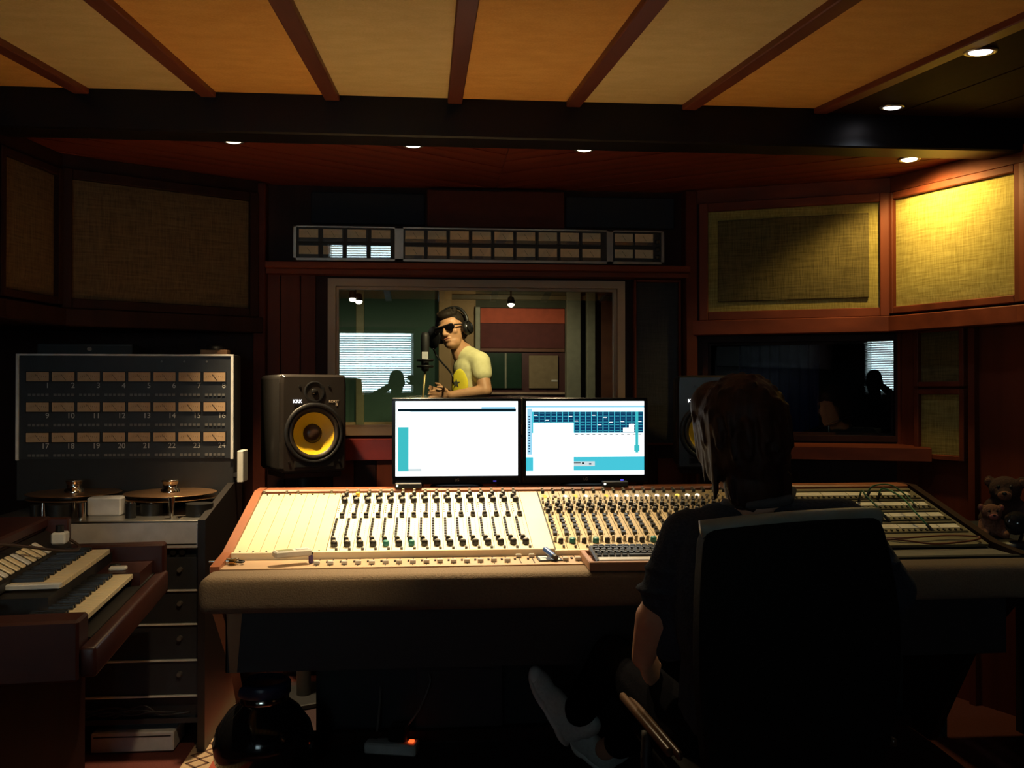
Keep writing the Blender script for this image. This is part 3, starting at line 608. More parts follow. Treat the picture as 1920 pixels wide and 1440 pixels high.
for r in range(3):
    for c in range(8):
        x = mx0 + .085 + c * mpitch * .965; z = 1.362 - r * .123; o = inst('meter', housing, tm, M=TR(x, BY - .004, z), world=True)
        for nm, me in (('meter_face', face), ('needle', needle), ('scale_marks', arc)): inst(nm, me, o)
        text('channel_number', str(r * 8 + c + 1), .031, TR(x + mw + .001, BY - .0046, z - .036) @ RX(90), M_num, tm, True, al='RIGHT')
        mb = MB()
        for k in range(5): mb.box(x - .038 + k * .017, x - .027 + k * .017, BY - .0075, BY - .004, z - .078, z - .068)
        mb.build('switch_group', M_tiny, tm, True)['kind'] = 'stuff'
for z in (1.44 - .064, 1.44 - .187): pass
for k in range(3): MB().cyl((-1.10 + k * .09, BY - .003, 1.425), (-1.10 + k * .09, BY - .008, 1.425), .004, n=8).build('indicator', M_tiny, tm, True)
MB().box(mx1 + .022, mx1 + .046, BY - .04, BY + .06, .93, 1.06, b=.003).build('side_bracket', M_white, tm, True)
MB().box(mx1 - .002, mx1 + .024, BY + .0, BY + .03, .95, .965).build('bracket_arm', M_blackm, tm, True)
# transport hardware on the deck
def post(px, py, Y, r, h, m, name, r1=None):
    p = at(px, py, Y); MB().cyl((p.x, Y, .835), (p.x, Y, .835 + h), r, r1 or r, n=20).build(name, m, tm, True)
post(245, 960, 3.52, .019, .055, M_black, 'guide_roller'); post(284, 955, 3.60, .040, .045, M_black, 'capstan_housing'); post(374, 955, 3.56, .050, .048, M_black, 'motor_cover')
post(152, 960, 3.50, .016, .062, M_chrome, 'capstan_post'); post(108, 958, 3.55, .045, .050, M_black, 'motor_cover'); post(66, 958, 3.50, .016, .055, M_black, 'guide_roller')
post(322, 970, 3.50, .006, .078, M_chrome, 'tension_pin', .012); post(80, 970, 3.49, .012, .062, M_chrome, 'tension_pin', .006); post(338, 972, 3.48, .014, .010, M_chrome, 'deck_button')
post(245, 962, 3.52, .014, .061, M_chrome, 'roller_cap'); post(284, 955, 3.60, .020, .053, M_chrome, 'capstan_cap')
p = at(198, 955, 3.60); MB().box(p.x - .062, p.x + .062, 3.58, 3.66, .836, .905, b=.006).build('head_cover', M_greyal, tm, True)
def reel(x, y, label):
    o = thing('tape_reel', label, 'tape reel', (x, y, .836), 0, 'reels on the tape deck')
    MB().cyl((0, 0, 0), (0, 0, .052), .012, n=14).build('spindle', M_chrome, o)
    MB().lathe([(.05, .052), (.125, .052), (.125, .066), (.05, .066)], 40).build('tape_pack', mat('brown tape', (.04, .022, .014), .3), o)
    for z in (.050, .068):
        MB().lathe([(.0005, z), (.172, z), (.175, z + .0015), (.172, z + .003), (.0005, z + .003)], 56).build('flange', mat('coppery reel flange', (.52, .30, .16), .28, .85), o)
    MB().lathe([(.036, .071), (.036, .082), (.026, .088), (.030, .112), (.034, .116), (.030, .120), (.0005, .120)], 28).build('hub_lock', M_chrome, o)
reel(-1.02, 3.735, 'coppery tape reel with steel hub on the tape deck, nearer the console'); reel(-1.395, 3.765, 'dim coppery tape reel with steel hub on the tape deck, nearer the organ')
bx = thing('small_box', 'little tan box with a dark shiny top standing on the meter panel', 'box', (-.905, 3.98, 1.455))
MB().box(-.055, .055, -.03, .03, 0, .022, b=.002).build('case', mat('tan card', (.42, .22, .11), .7), bx); MB().lathe([(.04, .022), (.038, .034), (.02, .042), (.0005, .044)], 20).build('dome', M_black, bx)
gb = thing('rack_unit', 'dark flat electronic unit with a small knob on top of the meter panel', 'electronic device', (-1.42, 3.99, 1.455))
MB().box(-.19, .19, -.05, .04, 0, .045, b=.003).build('case', M_blackm, gb); MB().box(-.185, .185, -.053, -.05, .036, .039).build('chrome_line', M_navy, gb); MB().cyl((.02, -.05, .022), (.02, -.062, .022), .008, n=10).build('knob', M_kcap, gb)
gx = thing('grey_box', 'pale grey metal box on the floor at the bottom of the tape machine', 'box', (-1.07, 3.47, 0))
MB().box(-.145, .145, -.03, .12, .004, .075, b=.004).build('case', M_greyal, gx); MB().box(-.135, .135, -.032, -.03, .058, .062).build('lid_seam', M_blackm, gx)
# ------------------------------------------------------------------ spinet organ
M_org = mat('organ mahogany', (.050, .012, .008), .42, col2=(.03, .007, .0055), scale=10, stretch=(1, .08, 1), bump=.1, detail=8)
og = thing('spinet_organ', 'dark red wooden spinet organ with two manuals of ivory keys', 'organ', (-.823, 2.276, 0), R(5.8))
OB = dict(parent=og)
MB().box(-.60, -.19, -.10, .79, .02, .66).build('lower_cabinet', M_dwood, og)
MB().box(-.60, .02, -.115, -.025, .645, .785, b=.006).build('cheek_block', M_org, og); MB().box(-.34, .05, .765, .825, .66, .815, b=.006).build('cheek_block', M_org, og)
MB().box(.022, .058, -.115, .80, .655, .725, b=.008, seg=2).build('front_rail', M_org, og)
MB().box(-.60, .024, -.025, .765, .65, .725).build('key_bed', mat('black key bed', (.012, .010, .009), .5), og)
MB().box(-.34, -.105, .10, .765, .725, .795).build('upper_key_bed', MATS['black key bed'], og)
MB().prism([(-.30, .80), (-.225, .80), (-.225, .822), (-.30, .868)], .0, .765, M=Matrix(((0, 1, 0, 0), (1, 0, 0, 0), (0, 0, 1, 0), (0, 0, 0, 1)))).build('tab_rail', MATS['black key bed'], og)
MB().box(-.62, -.295, -.30, .80, .875, .908, b=.006).build('top_board', M_org, og); MB().box(-.60, -.305, -.28, .79, .66, .876).build('upper_cabinet', M_org, og)
MB().box(-.345, -.235, .765, .80, .66, .905, b=.004).build('end_post', M_org, og)
wk = MB().box(-.130, 0, .0008, .0205, -.014, 0, b=.0015).mesh('white_key', M_ivory); bk = MB().prism([(.0, 0), (.0105, 0), (.009, .010), (.0015, .010)], -.130, -.048).mesh('black_key', M_knob)
def manual(x, y, z, n, off):
    for i in range(n):
        inst('white_key', wk, og, loc=(x, y + i * .0213, z))
        if i < n - 1 and (i + off) % 7 in (0, 1, 3, 4, 5): inst('black_key', bk, og, loc=(x, y + i * .0213 + .0160, z))
manual(0, 0.0, .762, 26, 3); manual(-.100, .20, .812, 24, 3)
MB().box(-.235, -.098, .172, .196, .801, .814, b=.002).build('end_strip', M_white, og)
for i in range(13):
    MB().box(-.055, .0, -.014, .014, 0, .006, b=.002, M=TR(-.232, .14 + i * .045 - .12, .828) @ RY(31)).build('stop_tab', M_ivory if i % 4 else M_white, og)
for i in range(3): MB().box(-.03, 0, -.006, .006, 0, .010, b=.002, M=TR(-.20, -.005 + i * .02, .785)).build('drawbar', M_white, og)
MB().box(-.08, -.03, .60, .630, .762, .775, b=.004).build('rocker_switch', M_white, og); MB().lathe([(.018, .775), (.016, .782), (.0005, .783)], 18, M=TR(-.075, .67, -.01)).build('button', M_black, og)
MB().box(-.13, .018, .56, .765, .725, .764).build('key_block', M_org, og)
lead = thing('plug_lead', 'dark cable with a pale plug draped over the organ tabs', 'cable', og.matrix_basis @ V((-.25, .5, .88)))
Mo = EMP[og.name]
MB().tube([(-.55, -.20, .925), (-.40, .05, .925), (-.30, .30, .90), (-.18, .50, .845), (-.16, .60, .838), (-.205, .63, .865)], .0045, M=Mo).build('cord', mat('brown cable', (.05, .026, .016), .5), lead, True)
MB().box(-.235, -.195, .58, .63, .850, .885, b=.005, M=Mo).build('plug', M_white, lead, True); MB().cyl((-.215, .60, .885), (-.215, .60, .905), .012, n=12, M=Mo).build('collar', M_black, lead, True)

# ------------------------------------------------------------------ meters over the window
ms = thing('meter_strip', 'long steel framed strip of small square level meters above the big window', 'level meters', (.23, 4.22, 1.888))
MX0, MX1, MZ0, MZ1, MYF = -.615, 1.075, 1.890, 2.046, 4.205
MB().box(MX0, MX1, MYF, 4.268, MZ0, MZ1).build('backing_box', mat('black brown back', (.018, .012, .009), .7), ms, True)
for a, b, c, d in ((MX0, MX1, MZ0, MZ0 + .012), (MX0, MX1, MZ1 - .008, MZ1), (MX0, MX0 + .014, MZ0, MZ1), (MX1 - .014, MX1, MZ0, MZ1), (-.165, -.125, MZ0, MZ1), (.805, .835, MZ0, MZ1)):
    MB().box(a, b, MYF - .012, MYF + .002, c, d, b=.001).build('steel_bar', mat('dull steel', (.30, .27, .24), .4, .6), ms, True)
cells = [(-.548 + i * .1070, 0) for i in range(4)] + [(-.075 + i * .1012, 1) for i in range(9)] + [(.886 + i * .095, 2) for i in range(2)]
M_face2 = mat('cream meter card', (.80, .58, .34), .7, col2=(.70, .49, .27), scale=50)
f2 = MB().box(-.042, .042, -.003, 0, -.019, .019).mesh('meter_face', M_face2); h2 = MB().box(-.0455, .0455, 0, .004, -.036, .023).mesh('meter', M_black)
s2 = MB().box(-.040, .040, -.002, 0, -.008, .008).mesh('scale_plate', mat('dark meter base', (.05, .040, .032), .5))
n2 = MB().box(-.0006, .0006, -.0042, -.0034, -.017, .013, M=RY(-35)).mesh('needle', M_black)
g2 = MB().add([(-.044, 0, -.034), (.044, 0, -.034), (.044, 0, .021), (-.044, 0, .021)], [(0, 1, 2, 3)]).mesh('meter_glass', G_meter)
for x, grp in cells:
    for r, z in enumerate((2.012, 1.938)):
        o = inst('meter', h2, ms, M=TR(x, MYF - .004, z), world=True); inst('meter_face', f2, o); inst('scale_plate', s2, o, loc=(0, 0, -.028)); inst('needle', n2, o)
        tx = 4.4 + random.uniform(-.3, .3) if grp == 0 else (-2.0 if r == 0 else 1.0) + random.uniform(-1, 1)
        inst('meter_glass', g2, o, M=TR(0, -.010, 0) @ RX(tx) @ RZ((-1.2 if grp == 0 else 2.0) + random.uniform(-.3, .3)))
for k in range(3): MB().lathe([(.012, 0), (.010, -.008), (.0005, -.009)], 12, M=TR(1.045, MYF - .002, 1.925 + k * .036) @ RX(-90)).build('knob', M_knob, ms, True)

# ------------------------------------------------------------------ people
M_skin = mat('light skin', (.62, .33, .20), .5, col2=(.56, .28, .17), scale=30); M_skin2 = mat('tanned skin', (.55, .30, .16), .5, col2=(.48, .25, .13), scale=30)
def headp(mb, M):
    mb.ell((0, .012, .035), (.074, .094, .088), M); mb.ell((0, -.022, -.025), (.063, .068, .082), M); mb.ell((0, -.055, -.093), (.036, .034, .028), M)
    mb.ell((0, -.035, -.075), (.052, .050, .045), M); mb.cap((0, -.090, .012), .009, (0, -.108, -.028), .015, M=M); mb.ell((-.013, -.098, -.032), .010, M); mb.ell((.013, -.098, -.032), .010, M)
    mb.ell((0, -.078, .030), (.056, .020, .014), M); mb.ell((0, -.088, -.058), (.024, .012, .008), M); mb.ell((0, -.087, -.070), (.021, .012, .008), M)
    for s in (-1, 1): mb.ell((s * .076, .012, -.012), (.010, .021, .032), M); mb.ell((s * .042, -.062, -.020), (.024, .018, .020), M)
    mb.cap((0, .022, -.06), .055, (0, .040, -.17), .058, M=M)
def handp(mb, M, curl=25, s=1.):
    """palm at origin reaching along -z, fingers beyond; thumb on +x side"""
    mb.ell((0, 0, -.045 * s), (.040 * s, .016 * s, .050 * s), M)
    for i, (x, l) in enumerate(((.028, .070), (.010, .080), (-.010, .075), (-.028, .058))):
        a = R(curl); p0 = V((x, 0, -.080)) * s; p1 = p0 + V((x * .1, l * .45 * math.sin(a), -l * .45 * math.cos(a))) * s; p2 = p1 + V((0, l * .55 * math.sin(2.2 * a), -l * .55 * math.cos(2.2 * a))) * s
        mb.cap(p0, .0095 * s, p1, .0085 * s, M=M, n=8); mb.cap(p1, .0085 * s, p2, .0072 * s, M=M, n=8)
    mb.cap(V((.032, .004, -.030)) * s, .012 * s, V((.056, .012, -.060)) * s, .010 * s, M=M, n=8); mb.cap(V((.056, .012, -.060)) * s, .010 * s, V((.058, .020, -.088)) * s, .008 * s, M=M, n=8)
def look(loc, fwd, up=(0, 0, 1)):
    """matrix whose -Y axis points along fwd"""
    f = V(fwd).normalized(); y = -f; x = y.cross(V(up)).normalized(); z = x.cross(y); m = Matrix((x, y, z)).transposed().to_4x4(); m.translation = loc; return m
def point_down(p, d, side):
    """matrix whose -Z axis runs along d and whose +X axis leans to side"""
    z = -V(d).normalized(); x = V(side) - V(side).project(z); x.normalize(); y = z.cross(x); m = Matrix((x, y, z)).transposed().to_4x4(); m.translation = p; return m

# --- the engineer, seen from behind
E = dict(hd=at(1386, 818, 2.16), nk=at(1425, 930, 2.10), ls=at(1292, 1010, 2.16), rs=at(1575, 992, 2.04), hip=at(1470, 1385, 2.10))
e_face = (-.06, 1, -.06); HM = look(E['hd'], e_face) @ RY(4)
le = at(1226, 1158, 2.22); lw = at(1206, 1232, 2.27); re = at(1672, 1105, 2.16); rw = at(1640, 1190, 2.42)
lk = at(1150, 1234, 2.60); la = at(1078, 1345, 2.94); rk = at(1345, 1300, 2.66); ra = at(1135, 1405, 3.0)
lh = V((.62, 2.14, .47)); rh = V((.86, 2.12, .47)); pel = (lh + rh) / 2; ch = V(E['nk']) + V((-.01, .03, -.22))
body = MB(); headp(body, HM @ Matrix.Diagonal((1.12, 1.12, 1.12, 1)))
body.cap(V(E['nk']), .06, ch, .11).cap(ch, .12, pel, .12)
for s, e, w in ((E['ls'], le, lw), (E['rs'], re, rw)):
    body.cap(V(E['nk']) + V((0, 0, -.07)), .06, s, .05).cap(s, .046, e, .042).cap(e, .046, w, .030)
for h, k, a in ((lh, lk, la), (rh, rk, ra)): body.cap(pel, .11, h, .075).cap(h, .075, k, .055).cap(k, .05, a, .035)
handp(body, point_down(lw, at(1252, 1300, 2.36) - lw, (.5, .7, .5)), 26, 1.05); handp(body, point_down(rw, V(rw) - V(re) + V((-.05, .02, -.08)), (-.7, .5, .2)), 22)
eng = tag(blob(body, 'person', M_skin, .0048), 'person in a dark sweater sitting at the console with back to the camera', 'person')
sw = MB(); nk = V(E['nk'])
sw.cap(nk + V((0, .0, -.035)), .062, nk + V((0, .02, -.10)), .10).cap(ch + V((-.05, .01, .06)), .145, ch + V((-.02, 0, -.12)), .155).cap(ch + V((.07, -.01, .05)), .145, ch + V((.06, 0, -.12)), .15).cap(ch + V((0, 0, -.1)), .16, pel + V((0, 0, .06)), .16)
for s, e, w, f in ((V(E['ls']), le, lw, .10), (V(E['rs']), re, rw, .75)):
    sw.cap(nk + V((0, .01, -.08)), .075, s, .068).cap(s, .072, e + (s - e) * (.30 if f < .2 else .12), .058).cap(s + (e - s) * .3, .068, s + (e - s) * .55, .064)
    for k, t in enumerate((.22, .36, .50, .62)): sw.ell(s + (e - s) * t + V((.006 * (-1) ** k, 0, 0)), (.072, .070, .014))
    if f > .2: sw.cap(e, .058, e + (w - e) * f, .044)
    else: sw.cap(s + (e - s) * .6, .055, at(1256, 1205, 2.24), .046)
M_sweat = mat('charcoal sweater knit', (.042, .049, .066), 1., col2=(.028, .034, .048), scale=160, bump=.6, spec=.2); blob(sw, 'sweater', M_sweat, .0065, eng, it=3)
mb = MB().tube([nk + V((-.075, .03, -.02)), nk + V((-.04, -.052, -.012)), nk + V((.04, -.052, -.005)), nk + V((.085, .02, .01))], .012).build('collar', mat('grey collar cloth', (.07, .065, .068), .9), eng)
tr = MB().cap(lh + V((.05, 0, 0)), .12, rh + V((-.05, 0, 0)), .12)
for h, k, a in ((lh, lk, la), (rh, rk, ra)): tr.cap(h, .085, k, .066).cap(k, .066, k + (a - k) * .86, .052)
blob(tr, 'trousers', mat('dark denim', (.007, .007, .009), 1., col2=(.005, .005, .006), scale=200, bump=.3, spec=0.), .007, eng, it=3)
hr = MB(); Q = HM @ Matrix.Diagonal((1.12, 1.12, 1.12, 1))
hr.ell((0, .026, .040), (.090, .104, .092), Q).ell((0, .050, -.030), (.084, .080, .090), Q).ell((0, .060, -.100), (.066, .052, .065), Q).ell((.03, -.035, .070), (.058, .062, .055), Q).ell((-.03, -.035, .072), (.058, .062, .053), Q)
random.seed(3)
for i in range(150):
    t = random.uniform(0, 2 * math.pi); v = random.uniform(-.8, 1); r = math.sqrt(max(0, 1 - v * v)); d = V((r * math.cos(t), r * math.sin(t), v))
    if d.y < -.45 and v < .6: continue
    p = V((0, .030, .03)) + V((d.x * .086, d.y * .098, d.z * .098)); q = p + d * .004 + V((0, .008, -.045 if v < .75 else .0)); hr.cap(p, .011, q, .005, n=6, M=Q)
for sx in (-1, 1):
    for k in range(14): yy = -.035 + k * .0075; hr.cap((sx * .080, yy, .04 + random.uniform(-.02, .02)), .012, (sx * random.uniform(.076, .084), yy + random.uniform(-.012, .004), -.045 - .006 * k + random.uniform(-.02, .02)), .006, n=6, M=Q)
for k in range(13): hr.cap((-.06 + k * .010, .082, -.09), .014, (-.063 + k * .0105, .088, -.165 + .006 * abs(k - 6)), .005, n=6, M=Q)
blob(hr, 'hair', mat('dark auburn hair', (.040, .014, .008), .6, col2=(.020, .007, .005), scale=60, stretch=(1, 1, .15), bump=.6, spec=.2), .0045, eng, it=2)
def sneaker(tip, heel, top, nm='sneaker'):
    """tip and heel are ends of the sole line; top points out of the shoe opening"""
    tip = V(tip); heel = V(heel); yv = (tip - heel); ln = yv.length; yv.normalize(); zv = V(top) - V(top).project(yv); zv.normalize(); xv = yv.cross(zv); M = Matrix((xv, yv, zv)).transposed().to_4x4(); M.translation = heel
    up = MB().ell((0, ln * .16, .045), (.036, .042, .050), M).ell((0, ln * .45, .036), (.040, .085, .042), M).ell((0, ln * .78, .026), (.043, .060, .030), M).ell((0, ln * .12, .085), (.034, .036, .035), M).cap((0, ln * .16, .05), .036, (0, ln * .12, .105), .034, M=M)
    o = blob(up, nm, mat('pale canvas', (.60, .66, .63), .85, col2=(.50, .56, .54), scale=120, bump=.4), .005, eng, it=3)
    so = MB().ell((0, ln * .18, .006), (.040, ln * .2, .014), M).ell((0, ln * .72, .006), (.049, ln * .29, .014), M).cap((0, ln * .15, .004), .010, (0, ln * .85, .004), .010, M=M).ell((0, ln * .45, .006), (.040, ln * .4, .013), M)
    blob(so, 'sole', mat('white rubber', (.75, .80, .78), .6), .0045, o, it=2)
    MB().ell((0, ln * .93, .022), (.034, .032, .022), M).build('toe_cap', MATS['white rubber'], o)
    MB().cyl((.036, ln * .18, .085), (.0385, ln * .18, .085), .020, n=18, M=M).build('ankle_patch', MATS['white rubber'], o); MB().cyl((.0385, ln * .18, .085), (.040, ln * .18, .085), .008, n=5, M=M).build('star', mat('navy star', (.02, .03, .10), .7), o)
    mb = MB()
    for k in range(5): mb.box(-.022, .022, ln * (.36 + .07 * k), ln * (.36 + .07 * k) + .006, .076 - k * .008, .080 - k * .008, M=M)
    mb.build('lace', M_white, o)
sneaker(at(990, 1262, 2.93), at(1062, 1396, 2.93), ray(1100, 1330) - ray(1030, 1340) + V((0, -.012, 0)))
sneaker(at(1068, 1382, 3.06), at(1130, 1440, 3.06), ray(1150, 1370) - ray(1100, 1410) + V((0, -.02, 0)))

# --- the engineer's chair
ch_ = thing('office_chair', 'black high-backed office chair the engineer sits in', 'chair', (.76, 2.05, 0), R(4))
bk_ = MB(); n, k = 10, 12; vs = []; fs = []
def bpt(u, v, t): return V(((u - .5) * (.40 + .05 * math.sin(v * 3.1)), -.135 - .03 * math.cos((u - .5) * 3) + .02 * v - .03 * math.sin(v * 3) + t, .50 + .52 * v + .010 * (1 - (2 * u - 1) ** 2) * v + .02 * (u - .5) * v))
cushion = bmesh.new(); bmesh.ops.create_cube(cushion, size=1); bmesh.ops.subdivide_edges(cushion, edges=cushion.edges[:], cuts=9, use_grid_fill=True)
for v in cushion.verts: v.co = bpt(v.co.x + .5, v.co.z + .5, v.co.y * .045)
mb = MB().bm(cushion, 0, True); o = mb.build('backrest', mat('black chair leather', (.008, .008, .008), .7, bump=.2, scale=90, spec=.1), ch_); q = o.modifiers.new('sub', 'SUBSURF'); q.levels = q.render_levels = 1
MB().tube([bpt(u / 10, 1.0, 0) + V((0, 0, -.002)) for u in range(0, 11)], .022).build('top_roll', mat('rim light vinyl', (.24, .27, .23), .4), ch_)  # pale colour paints the daylight rim along the chair top
MB().box(-.22, .22, -.14, .34, .40, .47, b=.030, seg=3).build('seat', MATS['black chair leather'], ch_)
for sx in (-1, 1):
    MB().box(sx * .25 - .012, sx * .25 + .004, -.08, .30, .515, .535, b=.006, seg=2).box(sx * .25 + .012, sx * .25 + .026, -.08, .30, .505, .525, b=.006, seg=2).build('arm_pad', mat('tan arm pad', (.075, .040, .022), .35), ch_); MB().tube([(sx * .20, .05, .41), (sx * .26, .06, .43), (sx * .255, .08, .515)], .014).build('arm_support', M_blackm, ch_)
MB().cyl((0, .08, .10), (0, .08, .405), .028, n=14).build('gas_column', M_blackm, ch_); MB().tube([(0, -.05, .44), (0, -.15, .46), (0, -.16, .60)], .022).build('back_bracket', M_blackm, ch_)
for i in range(5):
    a = 2 * math.pi * i / 5 + .4; c, s_ = math.cos(a), math.sin(a); MB().tube([(0, .08, .11), (.15 * c, .08 + .15 * s_, .10), (.29 * c, .08 + .29 * s_, .075)], [.022, .022, .02, .018, .016, .016, .015]).build('base_spoke', M_blackm, ch_)
    MB().cyl((.29 * c - .02 * s_, .08 + .29 * s_ + .02 * c, .03), (.29 * c + .02 * s_, .08 + .29 * s_ - .02 * c, .03), .03, n=14).build('caster', M_black, ch_)
# ------------------------------------------------------------------ recording room beyond the big window
M_green = mat('dark green wall paint', (.030, .075, .045), .8, col2=(.024, .062, .036), scale=3); M_tan = mat('tan booth panel', (.30, .20, .085), .7, col2=(.26, .17, .07), scale=5)
M_post = mat('ochre post wood', (.36, .24, .10), .5, col2=(.28, .18, .07), scale=8, stretch=(1, 1, .1)); M_gpost = mat('grey green post paint', (.26, .27, .19), .6)
YB = 7.5
wall_booth = MB().box(-1.6, .06, YB, YB + .1, 0, 2.6); wall_booth_back = struct('wall_booth_back', wall_booth, M_green)
struct('wall_booth_left', MB().box(-1.7, -1.6, 4.5, 7.7, 0, 2.6), M_green)
struct('wall_booth_panel', MB().box(.16, .36, YB, YB + .1, 0, 2.6), M_tan); struct('wall_booth_upper', MB().box(.36, 1.16, YB, YB + .1, 1.99, 2.6), mat('dark olive paint', (.05, .055, .03), .8))
struct('wall_booth_right', MB().plan([(1.22, 4.55), (1.28, 4.55), (2.1, 7.9), (2.0, 7.9)], 0, 2.6), mat('brick brown wall', (.16, .06, .03), .8, col2=(.11, .04, .022), scale=9))
struct('ceiling_booth', MB().box(-1.7, 3.2, 4.52, 7.9, 2.42, 2.5), mat('dark olive ceiling', (.05, .055, .035), .8))
struct('trim_14', MB().box(.06, .165, YB - .05, YB + .1, 0, 2.42, b=.004), M_post); struct('trim_15', MB().box(.16, 1.9, YB - .03, YB + .02, 2.05, 2.09, b=.004), mat('olive rail', (.10, .09, .045), .6))
struct('trim_16', MB().box(.355, .395, YB - .04, YB + .1, 0, 1.99, b=.004), M_gpost); struct('trim_17', MB().box(1.10, 1.215, YB - .06, YB + .1, 0, 2.42, b=.004), M_gpost); struct('trim_18', MB().box(1.265, 1.335, YB - .06, YB + .1, 0, 2.42, b=.004), M_gpost)
struct('wall_booth_end', MB().box(1.335, 2.05, YB, YB + .1, 0, 2.6), MATS['brick brown wall']); struct('wall_booth_gap', MB().box(1.21, 1.27, YB + .02, YB + .1, 0, 2.6), mat('dark slot paint', (.02, .022, .018), .8))
d1 = struct('door_1', MB().box(.395, 1.10, YB + .06, YB + .10, 0, 1.99), mat('maroon door paint', (.075, .020, .018), .5))
for nm, a, b, c, d, m in (('upper_band', .40, 1.095, 1.865, 1.985, mat('brick red cloth', (.50, .10, .045), .8)), ('shade_cloth', .40, 1.095, 1.66, 1.862, mat('maroon shade', (.12, .030, .026), .85)), ('mid_rail', .40, 1.095, 1.63, 1.658, mat('brown rail', (.16, .065, .035), .6)),
                          ('pane', .44, .60, 1.33, 1.62, mat('dark green glass', (.02, .05, .03), .2)), ('mullion', .60, .615, 1.33, 1.62, M_gpost), ('pane', .615, .74, 1.33, 1.62, MATS['dark green glass']), ('notice_board', .80, 1.04, 1.33, 1.60, mat('khaki board', (.26, .20, .11), .8)),
                          ('notice', .985, 1.035, 1.385, 1.40, M_white), ('bottom_rail', .40, 1.095, 1.28, 1.30, mat('pale rail', (.45, .32, .22), .5))):
    MB().box(a, b, YB + .035 if nm != 'notice' else YB + .03, YB + .06, c, d, b=.002).build(nm, m, d1)
def bulb(px, py, Y, label, two=False):
    p = at(px, py, Y); o = thing('hanging_spotlight', label, 'lamp', (p.x, Y, p.z), 0, 'lamps hanging in the recording room')
    MB().cyl((0, 0, .05), (0, 0, 2.42 - p.z), .006, n=8).build('rod', M_blackm, o)
    for k in ([-1, 1] if two else [0]):
        c = (k * .022, 0, -k * .008); MB().lathe([(.024, .0), (.028, .02), (.02, .05), (.0005, .055)], 18, M=TR(*c)).build('lamp_shade', M_blackm, o); MB().ell((c[0], c[1] - .002, c[2] - .004), (.024, .024, .020), n=16, k=8).build('bulb', emi('warm bulb', (1, .93, .72), 9), o)
    return o
spot('booth_lamp', (at(958, 570, 6.7).x, 6.7, at(958, 570, 6.7).z - .05), (.55, 7.4, 1.2), 13, (1, .8, .5), 150, .6, .03, bulb(958, 570, 6.7, 'single glowing bulb hanging beside the red banded door in the recording room'))
spot('booth_lamp', (at(667, 562, 6.6).x, 6.6, at(667, 562, 6.6).z - .05), (-.5, 7.3, .9), 8, (1, .9, .6), 150, .6, .03, bulb(667, 562, 6.6, 'pair of glowing bulbs hanging above the green wall in the recording room', True))
downl = downlight((.42, 5.15, 2.418), 'added warm spotlight over the singer, unseen above the window', (.10, 6.0, 1.45), LP['booth'], (1, .80, .42), 50)  # no visible source here; lamp added to light the singer
struct('trim_19', MB().box(-.60, -.535, YB - .04, YB + .0, 0, 2.42, b=.004), mat('olive post paint', (.16, .15, .06), .6))
ldg = struct('trim_20', MB().box(-1.6, .06, YB - .03, YB, 1.0, 1.06), M_post)

# --- singer
SY = 6.05
hd = at(848, 620, SY); s_face = (-.50, -.82, -.02); SM = look(hd, s_face) @ RY(-15) @ Matrix.Diagonal((1.12, 1.06, 1.03, 1))
nk2 = at(869, 658, SY + .03); shl = at(900, 679, SY - .10); shr = at(872, 680, SY + .20); chs = at(884, 702, SY + .04); bel = at(880, 765, SY + .06); pv = V((bel.x + .02, bel.y, .95))
el = at(910, 733, SY - .17); wl = at(846, 742, SY - .15); er = V((shr.x - .04, shr.y + .06, shr.z - .28)); wr = at(838, 738, SY + .12)
bd = MB(); headp(bd, SM); bd.cap(SM @ V((0, .03, -.09)), .052, nk2, .058).cap(nk2, .06, chs, .10).cap(chs, .10, bel, .10).cap(bel, .10, pv, .11)
for s, e, w in ((shl, el, wl), (shr, er, wr)): bd.cap(nk2 + V((0, 0, -.05)), .06, s, .05).cap(s, .050, e, .044).cap(e, .044, w, .030)
fl, fr_ = V((pv.x - .03, pv.y - .11, .08)), V((pv.x - .02, pv.y + .11, .08))
for f in (fl, fr_): kk = V((f.x - .02, f.y, .50)); bd.cap(pv + V((0, (f.y - pv.y) * .8, -.05)), .085, kk, .055).cap(kk, .052, f, .038).cap(f + V((.03, 0, -.03)), .035, f + V((-.16, 0, -.045)), .028)
handp(bd, point_down(wl, (-1, .1, .05), (0, -.2, 1)), 22); handp(bd, point_down(wr, (-1, -.3, .1), (0, .2, 1)), 22)
sg = tag(blob(bd, 'person', M_skin2, .0058), 'person in sunglasses and pale yellow shirt standing behind the big window', 'person')
M_shirt = mat('pale yellow cotton', (.68, .66, .36), .9, col2=(.60, .58, .30), scale=30)
sh = MB().cap(nk2 + V((.005, 0, -.03)), .070, chs + V((.01, 0, .02)), .122).cap(chs + V((0, -.05, 0)), .118, bel + V((0, -.04, 0)), .118).cap(chs + V((0, .06, 0)), .118, bel + V((0, .05, 0)), .118).cap(bel, .135, pv + V((0, 0, .04)), .140)
for s, e in ((shl, el), (shr, er)): sh.cap(nk2 + V((.01, 0, -.035)), .078, s, .068).cap(s, .070, s + (e - s) * .42, .066)
sh.ell(chs + V((0, 0, .03)), (.125, .17, .12)); so = blob(sh, 'shirt', M_shirt, .007, sg, it=9)
gx_ = V((chs.x - .131, chs.y - .045, chs.z - .055)); Mg = TR(gx_.x + .02, gx_.y, gx_.z) @ RZ(-52) 
MB().ell((0, 0, 0), (.062, .022, .110), M=TR(chs.x - .080, chs.y - .128, chs.z - .075) @ RZ(-32), n=20, k=12).build('yellow_print', mat('lemon print', (.78, .68, .03), .8), so)
st = []
for i in range(10): r = .030 if i % 2 == 0 else .012; st.append((r * math.sin(math.pi * i / 5), r * math.cos(math.pi * i / 5)))
